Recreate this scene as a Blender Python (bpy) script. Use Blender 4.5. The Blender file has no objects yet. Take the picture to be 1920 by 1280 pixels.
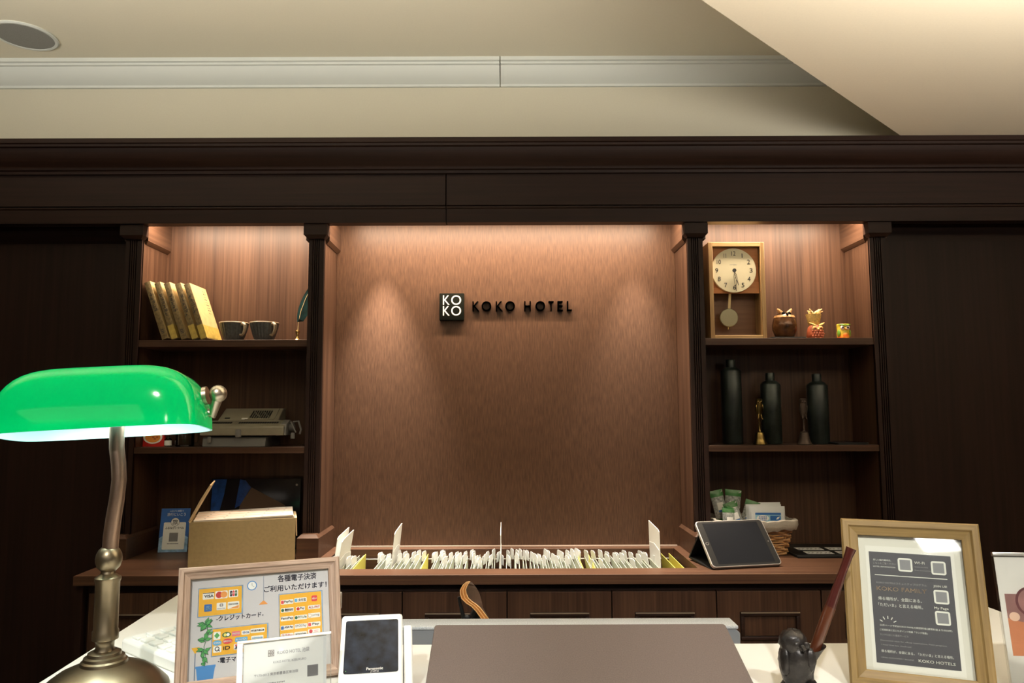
import bpy, bmesh, math, random
from mathutils import Vector, Matrix
random.seed(7)
S = bpy.context.scene
COL = S.collection
R = math.radians
PI = math.pi

# ------------------------------------------------------------------ camera
cam_d = bpy.data.cameras.new('camera')
cam_d.lens = 26.0
cam_d.sensor_width = 36.0
cam_d.shift_x = 0.0057
cam_d.clip_start = 0.05
cam = bpy.data.objects.new('camera', cam_d)
COL.objects.link(cam)
cam.matrix_world = Matrix.Translation((0, 0, 1.39)) @ Matrix.Rotation(R(95.42), 4, 'X') @ Matrix.Rotation(R(-0.2), 4, 'Z')
S.camera = cam

# ------------------------------------------------------------------ colour management, world
S.view_settings.view_transform = 'Standard'
S.view_settings.look = 'None'
S.view_settings.exposure = 0.0
S.view_settings.gamma = 1.0
S.view_settings.use_curve_mapping = False
S.cycles.use_denoising = True
S.cycles.max_bounces = 8
S.cycles.diffuse_bounces = 5
S.cycles.transparent_max_bounces = 12
S.cycles.sample_clamp_indirect = 6.0
W = bpy.data.worlds.new('world')
S.world = W
W.use_nodes = True
W.node_tree.nodes['Background'].inputs[0].default_value = (0.9, 0.8, 0.65, 1)
W.node_tree.nodes['Background'].inputs[1].default_value = 0.02

# ------------------------------------------------------------------ lights of the room
def aim(o, target):
    d = Vector(target) - o.location
    o.rotation_euler = d.to_track_quat('-Z', 'Y').to_euler()

def area(name, loc, target, sx, sy, watts, col):
    d = bpy.data.lights.new(name, 'AREA')
    d.shape = 'RECTANGLE'; d.size = sx; d.size_y = sy; d.energy = watts; d.color = col
    o = bpy.data.objects.new(name, d); COL.objects.link(o)
    o.location = loc; aim(o, target)
    return o

def spot(name, loc, target, watts, ang, blend, col, radius=0.03):
    d = bpy.data.lights.new(name, 'SPOT')
    d.energy = watts; d.spot_size = R(ang); d.spot_blend = blend; d.color = col; d.shadow_soft_size = radius
    o = bpy.data.objects.new(name, d); COL.objects.link(o)
    o.location = loc; aim(o, target)
    return o

WARM = (1.0, 0.80, 0.58)
LED = (1.0, 0.78, 0.56)
NEUT = (1.0, 0.90, 0.76)
SOFT = (1.0, 0.94, 0.83)
# cove strips behind the header: one over the niche, one over each bookcase
area('niche_strip_light', (0.0, 2.685, 2.135), (0.0, 2.75, 1.0), 1.20, 0.03, 24, LED)
area('bookcase_strip_light', (-1.02, 2.675, 2.135), (-1.02, 2.74, 1.0), 0.56, 0.022, 12.5, LED)
area('bookcase_strip_light', (1.02, 2.675, 2.135), (1.02, 2.74, 1.0), 0.56, 0.022, 12.5, LED)
# two small downlights in the niche ceiling graze the panel
spot('niche_downlight', (-0.475, 2.745, 2.14), (-0.475, 2.757, 0.0), 215, 47, 1.0, NEUT, 0.015)
spot('niche_downlight', (0.50, 2.745, 2.14), (0.50, 2.757, 0.0), 85, 50, 1.0, NEUT, 0.015)
# recessed downlights over the card file
for x in (-0.45, 0.0, 0.45):
    spot('ceiling_downlight', (x, 2.26, 2.64), (x, 2.28, 0.9), 150, 44, 0.5, NEUT)
# downlights over the reception counter
for x in (-0.55, 0.15, 0.75):
    spot('ceiling_downlight', (x, -0.25, 2.33), (x, 1.06, 1.0), 100, 42, 0.6, (1.0, 0.97, 0.90))
# lobby lamps behind the camera; the two large panels are added ambient fill
area('lobby_fill_panel', (-1.6, -1.6, 2.32), (-1.6, -1.6, 0), 1.2, 1.2, 4, NEUT)
area('lobby_fill_panel', (1.6, -1.6, 2.32), (1.6, -1.6, 0), 1.2, 1.2, 4, NEUT)
area('lobby_ceiling_lamp', (0.02, -1.79, 2.33), (0.02, -1.78, 0), 0.16, 0.22, 5, (1.0, 0.97, 0.92))
spot('lobby_spotlight', (1.9, -3.6, 2.28), (0.0, 2.7, 1.2), 22, 60, 0.6, NEUT, 0.05)
# added fill lights, unseen, facing up to brighten the ceilings
for wx, wl, wz, wp in ((-1.0, 2.8, 2.02, 30), (1.75, 2.2, 1.98, 35)):
    o = area('ceiling_fill', (wx, 0.9, wz), (wx, 0.9 + math.sin(R(34)), wz + math.cos(R(34))), wl, 0.22, wp, SOFT)
    o.data.spread = R(112)

# ------------------------------------------------------------------ materials
def newmat(name):
    m = bpy.data.materials.new(name); m.use_nodes = True
    nt = m.node_tree
    b = nt.nodes['Principled BSDF']
    return m, nt, b

def mat(name, col, rough=0.5, metal=0.0, spec=None, noise=0.0, nscale=40.0, bump=0.0, coat=0.0):
    m, nt, b = newmat(name)
    b.inputs['Base Color'].default_value = (*col, 1)
    b.inputs['Roughness'].default_value = rough
    b.inputs['Metallic'].default_value = metal
    if spec is not None: b.inputs['Specular IOR Level'].default_value = spec
    if coat: b.inputs['Coat Weight'].default_value = coat
    if noise or bump:
        tc = nt.nodes.new('ShaderNodeTexCoord')
        n = nt.nodes.new('ShaderNodeTexNoise'); n.inputs['Scale'].default_value = nscale; n.inputs['Detail'].default_value = 4
        nt.links.new(tc.outputs['Object'], n.inputs['Vector'])
        if noise:
            r = nt.nodes.new('ShaderNodeValToRGB')
            r.color_ramp.elements[0].position = 0.3; r.color_ramp.elements[1].position = 0.7
            r.color_ramp.elements[0].color = (*[c * (1 - noise) for c in col], 1)
            r.color_ramp.elements[1].color = (*[min(1, c * (1 + noise)) for c in col], 1)
            nt.links.new(n.outputs['Fac'], r.inputs['Fac']); nt.links.new(r.outputs['Color'], b.inputs['Base Color'])
        if bump:
            bp = nt.nodes.new('ShaderNodeBump'); bp.inputs['Strength'].default_value = bump; bp.inputs['Distance'].default_value = 0.002
            nt.links.new(n.outputs['Fac'], bp.inputs['Height']); nt.links.new(bp.outputs['Normal'], b.inputs['Normal'])
    return m

def wood(name, dark, light, axis='Z', fine=110.0, along=2.2, rough=0.42, bump=0.12, contrast=(0.32, 0.70), spec=0.3, broad=0.35):
    """grain streaks along one object axis"""
    m, nt, b = newmat(name)
    tc = nt.nodes.new('ShaderNodeTexCoord')
    def nz(f, a, det):
        mp = nt.nodes.new('ShaderNodeMapping')
        mp.inputs['Scale'].default_value = [a if ax == axis else f for ax in 'XYZ']
        n = nt.nodes.new('ShaderNodeTexNoise'); n.inputs['Scale'].default_value = 1.0; n.inputs['Detail'].default_value = det
        n.inputs['Distortion'].default_value = 0.25
        nt.links.new(tc.outputs['Object'], mp.inputs['Vector']); nt.links.new(mp.outputs['Vector'], n.inputs['Vector'])
        return n
    n1 = nz(fine, along, 5); n2 = nz(fine * 0.16, along * 0.4, 2)
    mx = nt.nodes.new('ShaderNodeMix'); mx.data_type = 'FLOAT'; mx.inputs[0].default_value = broad
    nt.links.new(n1.outputs['Fac'], mx.inputs[2]); nt.links.new(n2.outputs['Fac'], mx.inputs[3])
    r = nt.nodes.new('ShaderNodeValToRGB')
    r.color_ramp.elements[0].position = contrast[0]; r.color_ramp.elements[1].position = contrast[1]
    r.color_ramp.elements[0].color = (*dark, 1); r.color_ramp.elements[1].color = (*light, 1)
    nt.links.new(mx.outputs[0], r.inputs['Fac']); nt.links.new(r.outputs['Color'], b.inputs['Base Color'])
    b.inputs['Roughness'].default_value = rough; b.inputs['Specular IOR Level'].default_value = spec
    if bump:
        bp = nt.nodes.new('ShaderNodeBump'); bp.inputs['Strength'].default_value = bump; bp.inputs['Distance'].default_value = 0.001
        nt.links.new(n1.outputs['Fac'], bp.inputs['Height']); nt.links.new(bp.outputs['Normal'], b.inputs['Normal'])
    return m

WD, WL = (0.036, 0.0165, 0.0095), (0.084, 0.042, 0.024)
M = {}
M['wood_v'] = wood('walnut_vertical', WD, WL, 'Z', fine=150, contrast=(0.36, 0.66), broad=0.4)
M['wood_h'] = wood('walnut_horizontal', WD, WL, 'X', fine=150)
M['worktop'] = wood('walnut_worktop_lit', [c*1.45 for c in WD], [c*1.45 for c in WL], 'X', fine=150)  # walnut lightened to carry the downlight falling on the worktop
M['wood_y'] = wood('walnut_deep', WD, WL, 'Y', fine=95)
M['niche'] = wood('walnut_fibre', (0.048, 0.023, 0.014), (0.110, 0.057, 0.0325), 'Z', fine=260, along=24, bump=0.10, contrast=(0.25, 0.75), broad=0.12)
M['dark_v'] = wood('shaded_walnut_vertical', (0.013, 0.0060, 0.0042), (0.026, 0.0120, 0.0085), 'Z', fine=80, spec=0.2, rough=0.5)  # same walnut, darkened in colour for faces that get less light
M['dark_h'] = wood('shaded_walnut_horizontal', (0.014, 0.0062, 0.0040), (0.029, 0.0128, 0.0084), 'X', fine=80, spec=0.2, rough=0.5)
M['ceiling'] = mat('ceiling_paint', (0.72, 0.675, 0.54), 0.9, noise=0.015, nscale=180, bump=0.05)
M['soffit'] = mat('soffit_paint', (0.82, 0.72, 0.56), 0.9, noise=0.015, nscale=180, bump=0.05)
M['wall_paint'] = mat('wall_paint', (0.56, 0.525, 0.42), 0.9, noise=0.015, nscale=180)
M['cornice'] = mat('cornice_paint', (0.60, 0.62, 0.58), 0.6)
M['floor'] = mat('beige_stone', (0.26, 0.21, 0.16), 0.4, noise=0.15, nscale=6)
M['plaster'] = mat('lobby_plaster', (0.42, 0.35, 0.27), 0.9, noise=0.03, nscale=20)
M['grille'] = mat('grey_mesh', (0.24, 0.24, 0.22), 0.8, noise=0.25, nscale=900)
M['counter'] = mat('white_solid_surface', (0.85, 0.84, 0.79), 0.35)
M['black'] = mat('black_plastic', (0.010, 0.010, 0.010), 0.45, spec=0.25)
M['letter_black'] = mat('black_letter', (0.004, 0.004, 0.004), 0.7, spec=0.05)
M['plaque'] = mat('plaque_black', (0.006, 0.007, 0.005), 0.7, spec=0.05)
M['white'] = mat('white_plastic', (0.82, 0.83, 0.80), 0.35)
M['print_white'] = mat('print_white', (0.85, 0.84, 0.80), 0.6)
M['paper'] = mat('white_paper', (0.88, 0.89, 0.86), 0.8)
M['card_paper'] = mat('card_paper', (0.50, 0.53, 0.45), 0.75, noise=0.35, nscale=60)
M['card_tab'] = mat('card_tab', (0.80, 0.82, 0.82), 0.5)
M['yellow'] = mat('yellow_card', (0.80, 0.74, 0.16), 0.6)
M['brass'] = mat('aged_brass', (0.27, 0.22, 0.145), 0.36, 1.0, noise=0.18, nscale=22)
M['brass_copper'] = mat('worn_copper', (0.40, 0.28, 0.21), 0.36, 1.0, noise=0.35, nscale=16)
M['brass_pale'] = mat('pale_brass', (0.50, 0.44, 0.34), 0.36, 1.0, noise=0.1, nscale=40)
M['handle_glint'] = mat('bronze_glint_lip', (0.42, 0.34, 0.26), 0.35, 0.7)  # top lip of each pull, kept bright to carry its glint
M['ledge'] = mat('lit_wood_ledge', (0.34, 0.26, 0.21), 0.5)  # wood ledge made pale to stand for the strong light on it
M['gold'] = mat('gold_brass', (0.75, 0.52, 0.20), 0.25, 1.0)
M['steel'] = mat('brushed_steel', (0.6, 0.58, 0.52), 0.35, 1.0)
M['bob'] = mat('spun_brass', (0.27, 0.24, 0.15), 0.32, 0.6)
M['pine_h'] = wood('greyed_oak_h', (0.20, 0.125, 0.085), (0.46, 0.34, 0.26), 'X', fine=420, along=20, rough=0.6, bump=0.2)
M['pine_v'] = wood('greyed_oak_v', (0.20, 0.125, 0.085), (0.46, 0.34, 0.26), 'Y', fine=420, along=20, rough=0.6, bump=0.2)
M['ash_h'] = wood('yellow_ash_h', (0.145, 0.092, 0.031), (0.24, 0.160, 0.060), 'X', fine=300, along=14, rough=0.5, bump=0.1)
M['ash_v'] = wood('yellow_ash_v', (0.145, 0.092, 0.031), (0.24, 0.160, 0.060), 'Y', fine=300, along=14, rough=0.5, bump=0.1)
M['oak_v'] = wood('clock_oak_v', (0.20, 0.115, 0.045), (0.42, 0.27, 0.12), 'Z', fine=200, along=8, rough=0.45)
M['oak_h'] = wood('clock_oak_h', (0.30, 0.19, 0.08), (0.52, 0.36, 0.16), 'X', fine=200, along=8, rough=0.45)
M['cherry'] = wood('clock_cherry', (0.38, 0.14, 0.045), (0.55, 0.24, 0.085), 'X', fine=120, along=5, rough=0.45)
M['clock_back'] = wood('clock_back_wood', (0.13, 0.062, 0.03), (0.20, 0.10, 0.05), 'X', fine=100, along=5)
M['dial'] = mat('ivory_dial', (0.80, 0.74, 0.52), 0.6)
M['ink'] = mat('dark_ink', (0.02, 0.02, 0.025), 0.7)
M['ink_grey'] = mat('grey_ink', (0.30, 0.30, 0.32), 0.7)
M['navy_ink'] = mat('navy_ink', (0.012, 0.014, 0.04), 0.7)
M['board'] = mat('brown_leatherette', (0.115, 0.088, 0.081), 0.55, noise=0.14, nscale=520, bump=0.12)
M['monitor'] = mat('grey_monitor_plastic', (0.20, 0.21, 0.22), 0.5)
M['monitor_top'] = mat('silver_speckled', (0.44, 0.46, 0.47), 0.45, noise=0.3, nscale=500)
M['screen'] = mat('dark_glass_screen', (0.010, 0.014, 0.024), 0.25, spec=0.2, noise=0.8, nscale=60)
M['tablet_screen'] = mat('tablet_glass', (0.010, 0.011, 0.014), 0.22, spec=0.2)
M['alu'] = mat('tablet_metal', (0.55, 0.52, 0.50), 0.35, 0.8)
M['kraft'] = mat('kraft_board', (0.32, 0.23, 0.105), 0.75, noise=0.08, nscale=90)
M['kraft_in'] = mat('kraft_inside', (0.50, 0.36, 0.20), 0.75, noise=0.1, nscale=60)
M['print_sheet'] = mat('cream_print_sheet', (0.56, 0.50, 0.43), 0.7, noise=0.1, nscale=30)
M['blue_card'] = mat('blue_card', (0.035, 0.13, 0.42), 0.5, noise=0.15, nscale=14)
M['pale_blue'] = mat('pale_blue_print', (0.25, 0.42, 0.62), 0.6, noise=0.4, nscale=50)
M['blue_film'] = mat('blue_film', (0.012, 0.06, 0.26), 0.3, noise=0.5, nscale=40)
M['smoke'] = mat('smoked_acrylic', (0.012, 0.010, 0.014), 0.15)
M['brown_sheet'] = mat('brown_sheet', (0.10, 0.055, 0.03), 0.6)
M['book_spine'] = mat('aged_shaded_spine', (0.17, 0.118, 0.048), 0.7, noise=0.4, nscale=120)  # old tan spine, darkened for the shade it stands in
M['book_cover'] = mat('cream_cover', (0.50, 0.37, 0.17), 0.6, noise=0.12, nscale=40)
M['book_pages'] = mat('book_pages', (0.50, 0.40, 0.25), 0.85)
M['obi'] = mat('yellow_band', (0.46, 0.33, 0.07), 0.55, noise=0.2, nscale=80)
M['mug'] = mat('dark_glaze', (0.070, 0.072, 0.070), 0.32, noise=0.25, nscale=120)
M['mug_rim'] = mat('tan_rim', (0.32, 0.25, 0.17), 0.4)
M['teal'] = mat('teal_feather', (0.002, 0.052, 0.056), 0.6, noise=0.4, nscale=90)
M['calc'] = mat('olive_grey_enamel', (0.21, 0.188, 0.135), 0.38, noise=0.06, nscale=30)
M['calc_dark'] = mat('grey_enamel', (0.15, 0.145, 0.135), 0.4)
M['red'] = mat('red_print', (0.55, 0.02, 0.015), 0.5)
M['red_bright'] = mat('red_bright', (0.70, 0.04, 0.05), 0.5)
M['orange'] = mat('orange_print', (0.80, 0.30, 0.05), 0.5)
M['curry'] = mat('curry_print', (0.50, 0.12, 0.03), 0.5)
M['amber'] = mat('bronze_glaze', (0.075, 0.032, 0.012), 0.22, 0.3, noise=0.5, nscale=50, bump=0.3)
M['ear_tan'] = mat('tan_glaze', (0.42, 0.24, 0.10), 0.35, noise=0.4, nscale=120, bump=0.4)
M['terracotta'] = mat('red_clay', (0.36, 0.085, 0.035), 0.45, noise=0.3, nscale=80)
M['straw'] = mat('straw_yellow', (0.62, 0.42, 0.13), 0.6, noise=0.3, nscale=150, bump=0.3)
M['straw_pale'] = mat('pale_straw', (0.72, 0.55, 0.28), 0.6)
M['yellow_paint'] = mat('yellow_paint', (0.62, 0.50, 0.05), 0.4, noise=0.3, nscale=90)
M['green_paint'] = mat('green_paint', (0.12, 0.30, 0.03), 0.4)
M['bottle'] = mat('dark_patina', (0.017, 0.023, 0.021), 0.38, 0.35, noise=0.5, nscale=16)
M['bottle_patina'] = mat('mottled_patina', (0.020, 0.026, 0.022), 0.34, 0.45, noise=0.8, nscale=22)
M['bell'] = mat('bell_brass', (0.16, 0.108, 0.036), 0.3, 1.0, noise=0.2, nscale=60)
M['bell_dull'] = mat('dull_bronze', (0.060, 0.040, 0.029), 0.55, 0.5)
M['wicker'] = mat('wicker', (0.38, 0.20, 0.075), 0.5, noise=0.35, nscale=60)
M['linen'] = mat('grey_linen', (0.40, 0.37, 0.32), 0.9, noise=0.06, nscale=300, bump=0.2)
M['pack_green'] = mat('green_packet', (0.02, 0.14, 0.02), 0.35)
M['pack_clear'] = mat('silver_film', (0.34, 0.36, 0.34), 0.25, 0.2, noise=0.5, nscale=140)
M['pack_white'] = mat('white_pouch', (0.66, 0.70, 0.72), 0.4)
M['blue'] = mat('blue_print', (0.02, 0.13, 0.42), 0.5)
M['cyan'] = mat('cyan_print', (0.30, 0.55, 0.68), 0.5)
M['sky'] = mat('sky_print', (0.10, 0.40, 0.72), 0.5)
M['print_grey'] = mat('lilac_grey_print', (0.60, 0.57, 0.58), 0.6)
M['print_yellow'] = mat('golden_print', (0.84, 0.43, 0.02), 0.6)
M['print_outline'] = mat('slate_outline', (0.10, 0.16, 0.26), 0.6)
M['print_green'] = mat('leaf_green_print', (0.08, 0.36, 0.09), 0.6)
M['print_dgreen'] = mat('dark_green_print', (0.015, 0.13, 0.05), 0.6)
M['print_blue'] = mat('pot_blue_print', (0.06, 0.24, 0.56), 0.6)
M['print_teal'] = mat('teal_print', (0.02, 0.28, 0.28), 0.6)
M['pink'] = mat('pink_print', (0.72, 0.16, 0.22), 0.6)
M['slate'] = mat('slate_print', (0.060, 0.056, 0.064), 0.55)
M['mount'] = mat('cream_mount', (0.66, 0.63, 0.55), 0.75)
M['mount_edge'] = mat('pale_mount', (0.74, 0.71, 0.64), 0.75)
M['cream_print'] = mat('cream_print', (0.72, 0.70, 0.62), 0.6)
M['tan_print'] = mat('tan_print', (0.48, 0.34, 0.22), 0.6)
M['dim_print'] = mat('dim_print', (0.34, 0.31, 0.30), 0.6)
M['qr_grey'] = mat('grey_square', (0.22, 0.215, 0.22), 0.6)
M['owl_dark'] = mat('dark_bronze_carving', (0.016, 0.013, 0.012), 0.36, 0.3, noise=0.6, nscale=90, bump=0.9)
M['lacquer'] = mat('red_lacquer', (0.045, 0.007, 0.005), 0.28, coat=0.15)
M['lacquer_o'] = mat('amber_lacquer', (0.068, 0.018, 0.006), 0.3, coat=0.15)
M['ply_o'] = mat('bent_ply_edge', (0.48, 0.19, 0.045), 0.35, noise=0.25, nscale=60)
M['ply_l'] = mat('pale_ply_layer', (0.72, 0.42, 0.18), 0.35)
M['leather'] = mat('brown_leather', (0.060, 0.030, 0.016), 0.45, noise=0.25, nscale=120)
M['photo_orange'] = mat('coffee_print_table', (0.58, 0.22, 0.10), 0.6, noise=0.15, nscale=25)
M['photo_mauve'] = mat('coffee_print_shade', (0.30, 0.15, 0.13), 0.6, noise=0.25, nscale=35)
M['photo_dark'] = mat('coffee_print_dark', (0.14, 0.045, 0.045), 0.6)
M['photo_cup'] = mat('coffee_print_cup', (0.66, 0.45, 0.32), 0.6)

def glass_mat(name, tint=(1, 1, 1), gloss=0.08):
    m = bpy.data.materials.new(name); m.use_nodes = True
    nt = m.node_tree; nt.nodes.clear()
    o = nt.nodes.new('ShaderNodeOutputMaterial'); mx = nt.nodes.new('ShaderNodeMixShader')
    t = nt.nodes.new('ShaderNodeBsdfTransparent'); t.inputs[0].default_value = (*tint, 1)
    g = nt.nodes.new('ShaderNodeBsdfGlossy'); g.inputs['Roughness'].default_value = gloss
    fr = nt.nodes.new('ShaderNodeFresnel'); fr.inputs['IOR'].default_value = 1.45
    nt.links.new(fr.outputs[0], mx.inputs[0]); nt.links.new(t.outputs[0], mx.inputs[1]); nt.links.new(g.outputs[0], mx.inputs[2])
    nt.links.new(mx.outputs[0], o.inputs[0])
    return m
M['glass'] = glass_mat('clear_pane', (0.97, 0.98, 0.97), 0.03)
M['acrylic'] = glass_mat('clear_acrylic', (0.985, 0.99, 0.985), 0.05)
M['jar'] = glass_mat('jar_glass', (0.80, 0.80, 0.78), 0.03)

def shade_mat(name, col, emit):
    """cased glass of a lit lamp"""
    m = bpy.data.materials.new(name); m.use_nodes = True
    nt = m.node_tree; b = nt.nodes['Principled BSDF']; o = nt.nodes['Material Output']
    b.inputs['Base Color'].default_value = (*col, 1); b.inputs['Roughness'].default_value = 0.08
    b.inputs['Emission Color'].default_value = (*col, 1); b.inputs['Emission Strength'].default_value = emit
    t = nt.nodes.new('ShaderNodeBsdfTranslucent'); t.inputs[0].default_value = (*col, 1)
    mx = nt.nodes.new('ShaderNodeMixShader'); mx.inputs[0].default_value = 0.35
    nt.links.new(b.outputs[0], mx.inputs[1]); nt.links.new(t.outputs[0], mx.inputs[2]); nt.links.new(mx.outputs[0], o.inputs[0])
    return m
M['shade_green'] = shade_mat('green_cased_glass', (0.0, 0.50, 0.13), 0.30)
M['shade_white'] = shade_mat('opal_lining', (0.52, 0.86, 0.90), 0.35)

# ------------------------------------------------------------------ geometry helpers
class G:
    def __init__(s):
        s.bm = bmesh.new(); s.mi = 0
    def _f(s, vs):
        try:
            f = s.bm.faces.new(vs); f.material_index = s.mi; return f
        except ValueError:
            return None
    def box(s, x0, x1, y0, y1, z0, z1, bev=0.0):
        v = [s.bm.verts.new(p) for p in ((x0,y0,z0),(x1,y0,z0),(x1,y1,z0),(x0,y1,z0),(x0,y0,z1),(x1,y0,z1),(x1,y1,z1),(x0,y1,z1))]
        fs = [s._f([v[i] for i in q]) for q in ((3,2,1,0),(4,5,6,7),(0,1,5,4),(1,2,6,5),(2,3,7,6),(3,0,4,7))]
        if bev:
            es = list({e for f in fs for e in f.edges})
            r = bmesh.ops.bevel(s.bm, geom=es, offset=bev, segments=2, affect='EDGES', profile=0.5)
            for f in r['faces']: f.material_index = s.mi
        return s
    def prism(s, pts, axis, a, b):
        def p(q, t):
            return {'x': (t, q[0], q[1]), 'y': (q[0], t, q[1]), 'z': (q[0], q[1], t)}[axis]
        A = [s.bm.verts.new(p(q, a)) for q in pts]; B = [s.bm.verts.new(p(q, b)) for q in pts]
        n = len(pts)
        for i in range(n): s._f([A[i], A[(i+1) % n], B[(i+1) % n], B[i]])
        s._f(A[::-1]); s._f(B)
        return s
    def loft(s, rings, closed=True, caps=True):
        V = [[s.bm.verts.new(p) for p in r] for r in rings]
        n = len(V[0])
        for a, b in zip(V, V[1:]):
            for i in range(n if closed else n - 1):
                s._f([a[i], a[(i+1) % n], b[(i+1) % n], b[i]])
        if caps and closed:
            s._f(V[0][::-1]); s._f(V[-1])
        return s
    def lathe(s, prof, n=28, c=(0, 0, 0), sx=1.0, sy=1.0, mod=None):
        rings = []
        for (r, z) in prof:
            r = max(r, 1e-4)
            rings.append([Vector((c[0] + sx*r*(1 + (mod(2*PI*i/n, z) if mod else 0))*math.cos(2*PI*i/n), c[1] + sy*r*(1 + (mod(2*PI*i/n, z) if mod else 0))*math.sin(2*PI*i/n), c[2] + z)) for i in range(n)])
        if prof[0][0] > 1e-3 and prof[-1][0] > 1e-3:      # an open ring: close the section on itself
            rings.append([v.copy() for v in rings[0]])
            return s.loft(rings, caps=False)
        return s.loft(rings)
    def tube(s, pts, rad, n=10, closed=False):
        pts = [Vector(p) for p in pts]
        if not isinstance(rad, (list, tuple)): rad = [rad] * len(pts)
        rings = []; prev = None
        for i, p in enumerate(pts):
            if closed: t = pts[(i+1) % len(pts)] - pts[i-1]
            else: t = pts[min(i+1, len(pts)-1)] - pts[max(i-1, 0)]
            t.normalize()
            if prev is None:
                u = t.orthogonal().normalized()
            else:
                u = (prev - t * prev.dot(t))
                u = u.normalized() if u.length > 1e-6 else t.orthogonal().normalized()
            prev = u; w = t.cross(u)
            rings.append([p + (u*math.cos(2*PI*k/n) + w*math.sin(2*PI*k/n)) * rad[i] for k in range(n)])
        if closed:
            rings.append(rings[0]); return s.loft(rings, caps=False)
        return s.loft(rings)
    def ball(s, c, r, n=16, m=10, sx=1, sy=1, sz=1):
        prof = [(r*math.sin(PI*k/m), -r*sz*math.cos(PI*k/m)) for k in range(m+1)]
        return s.lathe(prof, n, c, sx, sy)
    def disc(s, c, r, z0, z1, n=24, a0=0, a1=2*PI, rx=None):
        full = abs(a1 - a0 - 2*PI) < 1e-6
        k = n if full else n + 1
        pts = [(c[0] + r*math.cos(a0 + (a1-a0)*i/n), c[1] + (rx or r)*math.sin(a0 + (a1-a0)*i/n)) for i in range(k)]
        if not full: pts.append((c[0], c[1]))
        return s.prism(pts, 'z', z0, z1)
    def rrect(s, x0, x1, y0, y1, z0, z1, r, n=4):
        r = min(r, (x1-x0)/2.01, (y1-y0)/2.01)
        pts = []
        for cx, cy, a in ((x1-r, y0+r, -90), (x1-r, y1-r, 0), (x0+r, y1-r, 90), (x0+r, y0+r, 180)):
            for k in range(n+1):
                t = R(a + 90*k/n); pts.append((cx + r*math.cos(t), cy + r*math.sin(t)))
        return s.prism(pts, 'z', z0, z1)

def jitter(g, amt, seed=1):
    rj = random.Random(seed)
    for v in g.bm.verts: v.co += Vector((rj.uniform(-amt, amt), rj.uniform(-amt, amt), rj.uniform(-amt, amt)))
    return g

def obj(name, g, m, parent=None, smooth=35, bevel=0.0, mtx=None):
    me = bpy.data.meshes.new(name)
    bm = g.bm
    bmesh.ops.remove_doubles(bm, verts=bm.verts, dist=1e-6)
    bmesh.ops.recalc_face_normals(bm, faces=bm.faces)
    bm.to_mesh(me); bm.free()
    for mm in (m if isinstance(m, (list, tuple)) else [m]): me.materials.append(M[mm] if isinstance(mm, str) else mm)
    if smooth:
        me.polygons.foreach_set('use_smooth', [True] * len(me.polygons))
        me.set_sharp_from_angle(angle=R(smooth))
    o = bpy.data.objects.new(name, me); COL.objects.link(o)
    if parent is not None: o.parent = parent
    if mtx is not None: o.matrix_basis = mtx
    if bevel:
        b = o.modifiers.new('edge', 'BEVEL'); b.width = bevel; b.segments = 2; b.limit_method = 'ANGLE'; b.angle_limit = R(40)
    return o

def tag(o, label, cat, group=None):
    o['label'] = label; o['category'] = cat
    if group: o['group'] = group
    return o

def thing(name, label, cat, loc=(0, 0, 0), rotz=0.0, group=None, mtx=None):
    o = bpy.data.objects.new(name, None); COL.objects.link(o)
    o.empty_display_size = 0.05
    if mtx is not None: o.matrix_basis = mtx
    else:
        o.location = loc; o.rotation_euler = (0, 0, rotz)
    return tag(o, label, cat, group)

def struct(name, g, m, smooth=35, bevel=0.0):
    o = obj(name, g, m, None, smooth, bevel); o['kind'] = 'structure'; return o

def dup(root, loc=None, rot=None, label=None):
    c = root.copy(); COL.objects.link(c)
    if loc is not None: c.location = loc
    if rot is not None: c.rotation_euler = rot
    if label: c['label'] = label
    for ch in list(root.children):
        d = ch.copy(); COL.objects.link(d); d.parent = c
        for gch in list(ch.children):
            e = gch.copy(); COL.objects.link(e); e.parent = d
    return c

def board_mtx(A, ang, lean):
    """local x along the base, y up the face, z towards the viewer"""
    a, l = R(ang), R(lean)
    r = Vector((math.cos(a), math.sin(a), 0)); n0 = Vector((r.y, -r.x, 0))
    u = Vector((0, 0, 1)) * math.cos(l) - n0 * math.sin(l); n = r.cross(u)
    m = Matrix((r, u, n)).transposed().to_4x4(); m.translation = A
    return m

PENDING = []
def text(parent, s, x, y, z, size, m, width=None, align='CENTER', bold=0.0, rot=None, space=1.0, name='lettering', ext=0.0002, height=None):
    """flat lettering; x is the centre (or left end), y the middle line"""
    c = bpy.data.curves.new(name, 'FONT'); c.body = s; c.size = size; c.extrude = ext
    c.align_x = 'LEFT'; c.resolution_u = 8 if (name != 'lettering') else 2; c.space_character = space
    o = bpy.data.objects.new('text_curve', c); COL.objects.link(o)
    PENDING.append((o, parent, Vector((x, y, z)), m, width, align, rot, name, height, bold))

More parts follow.
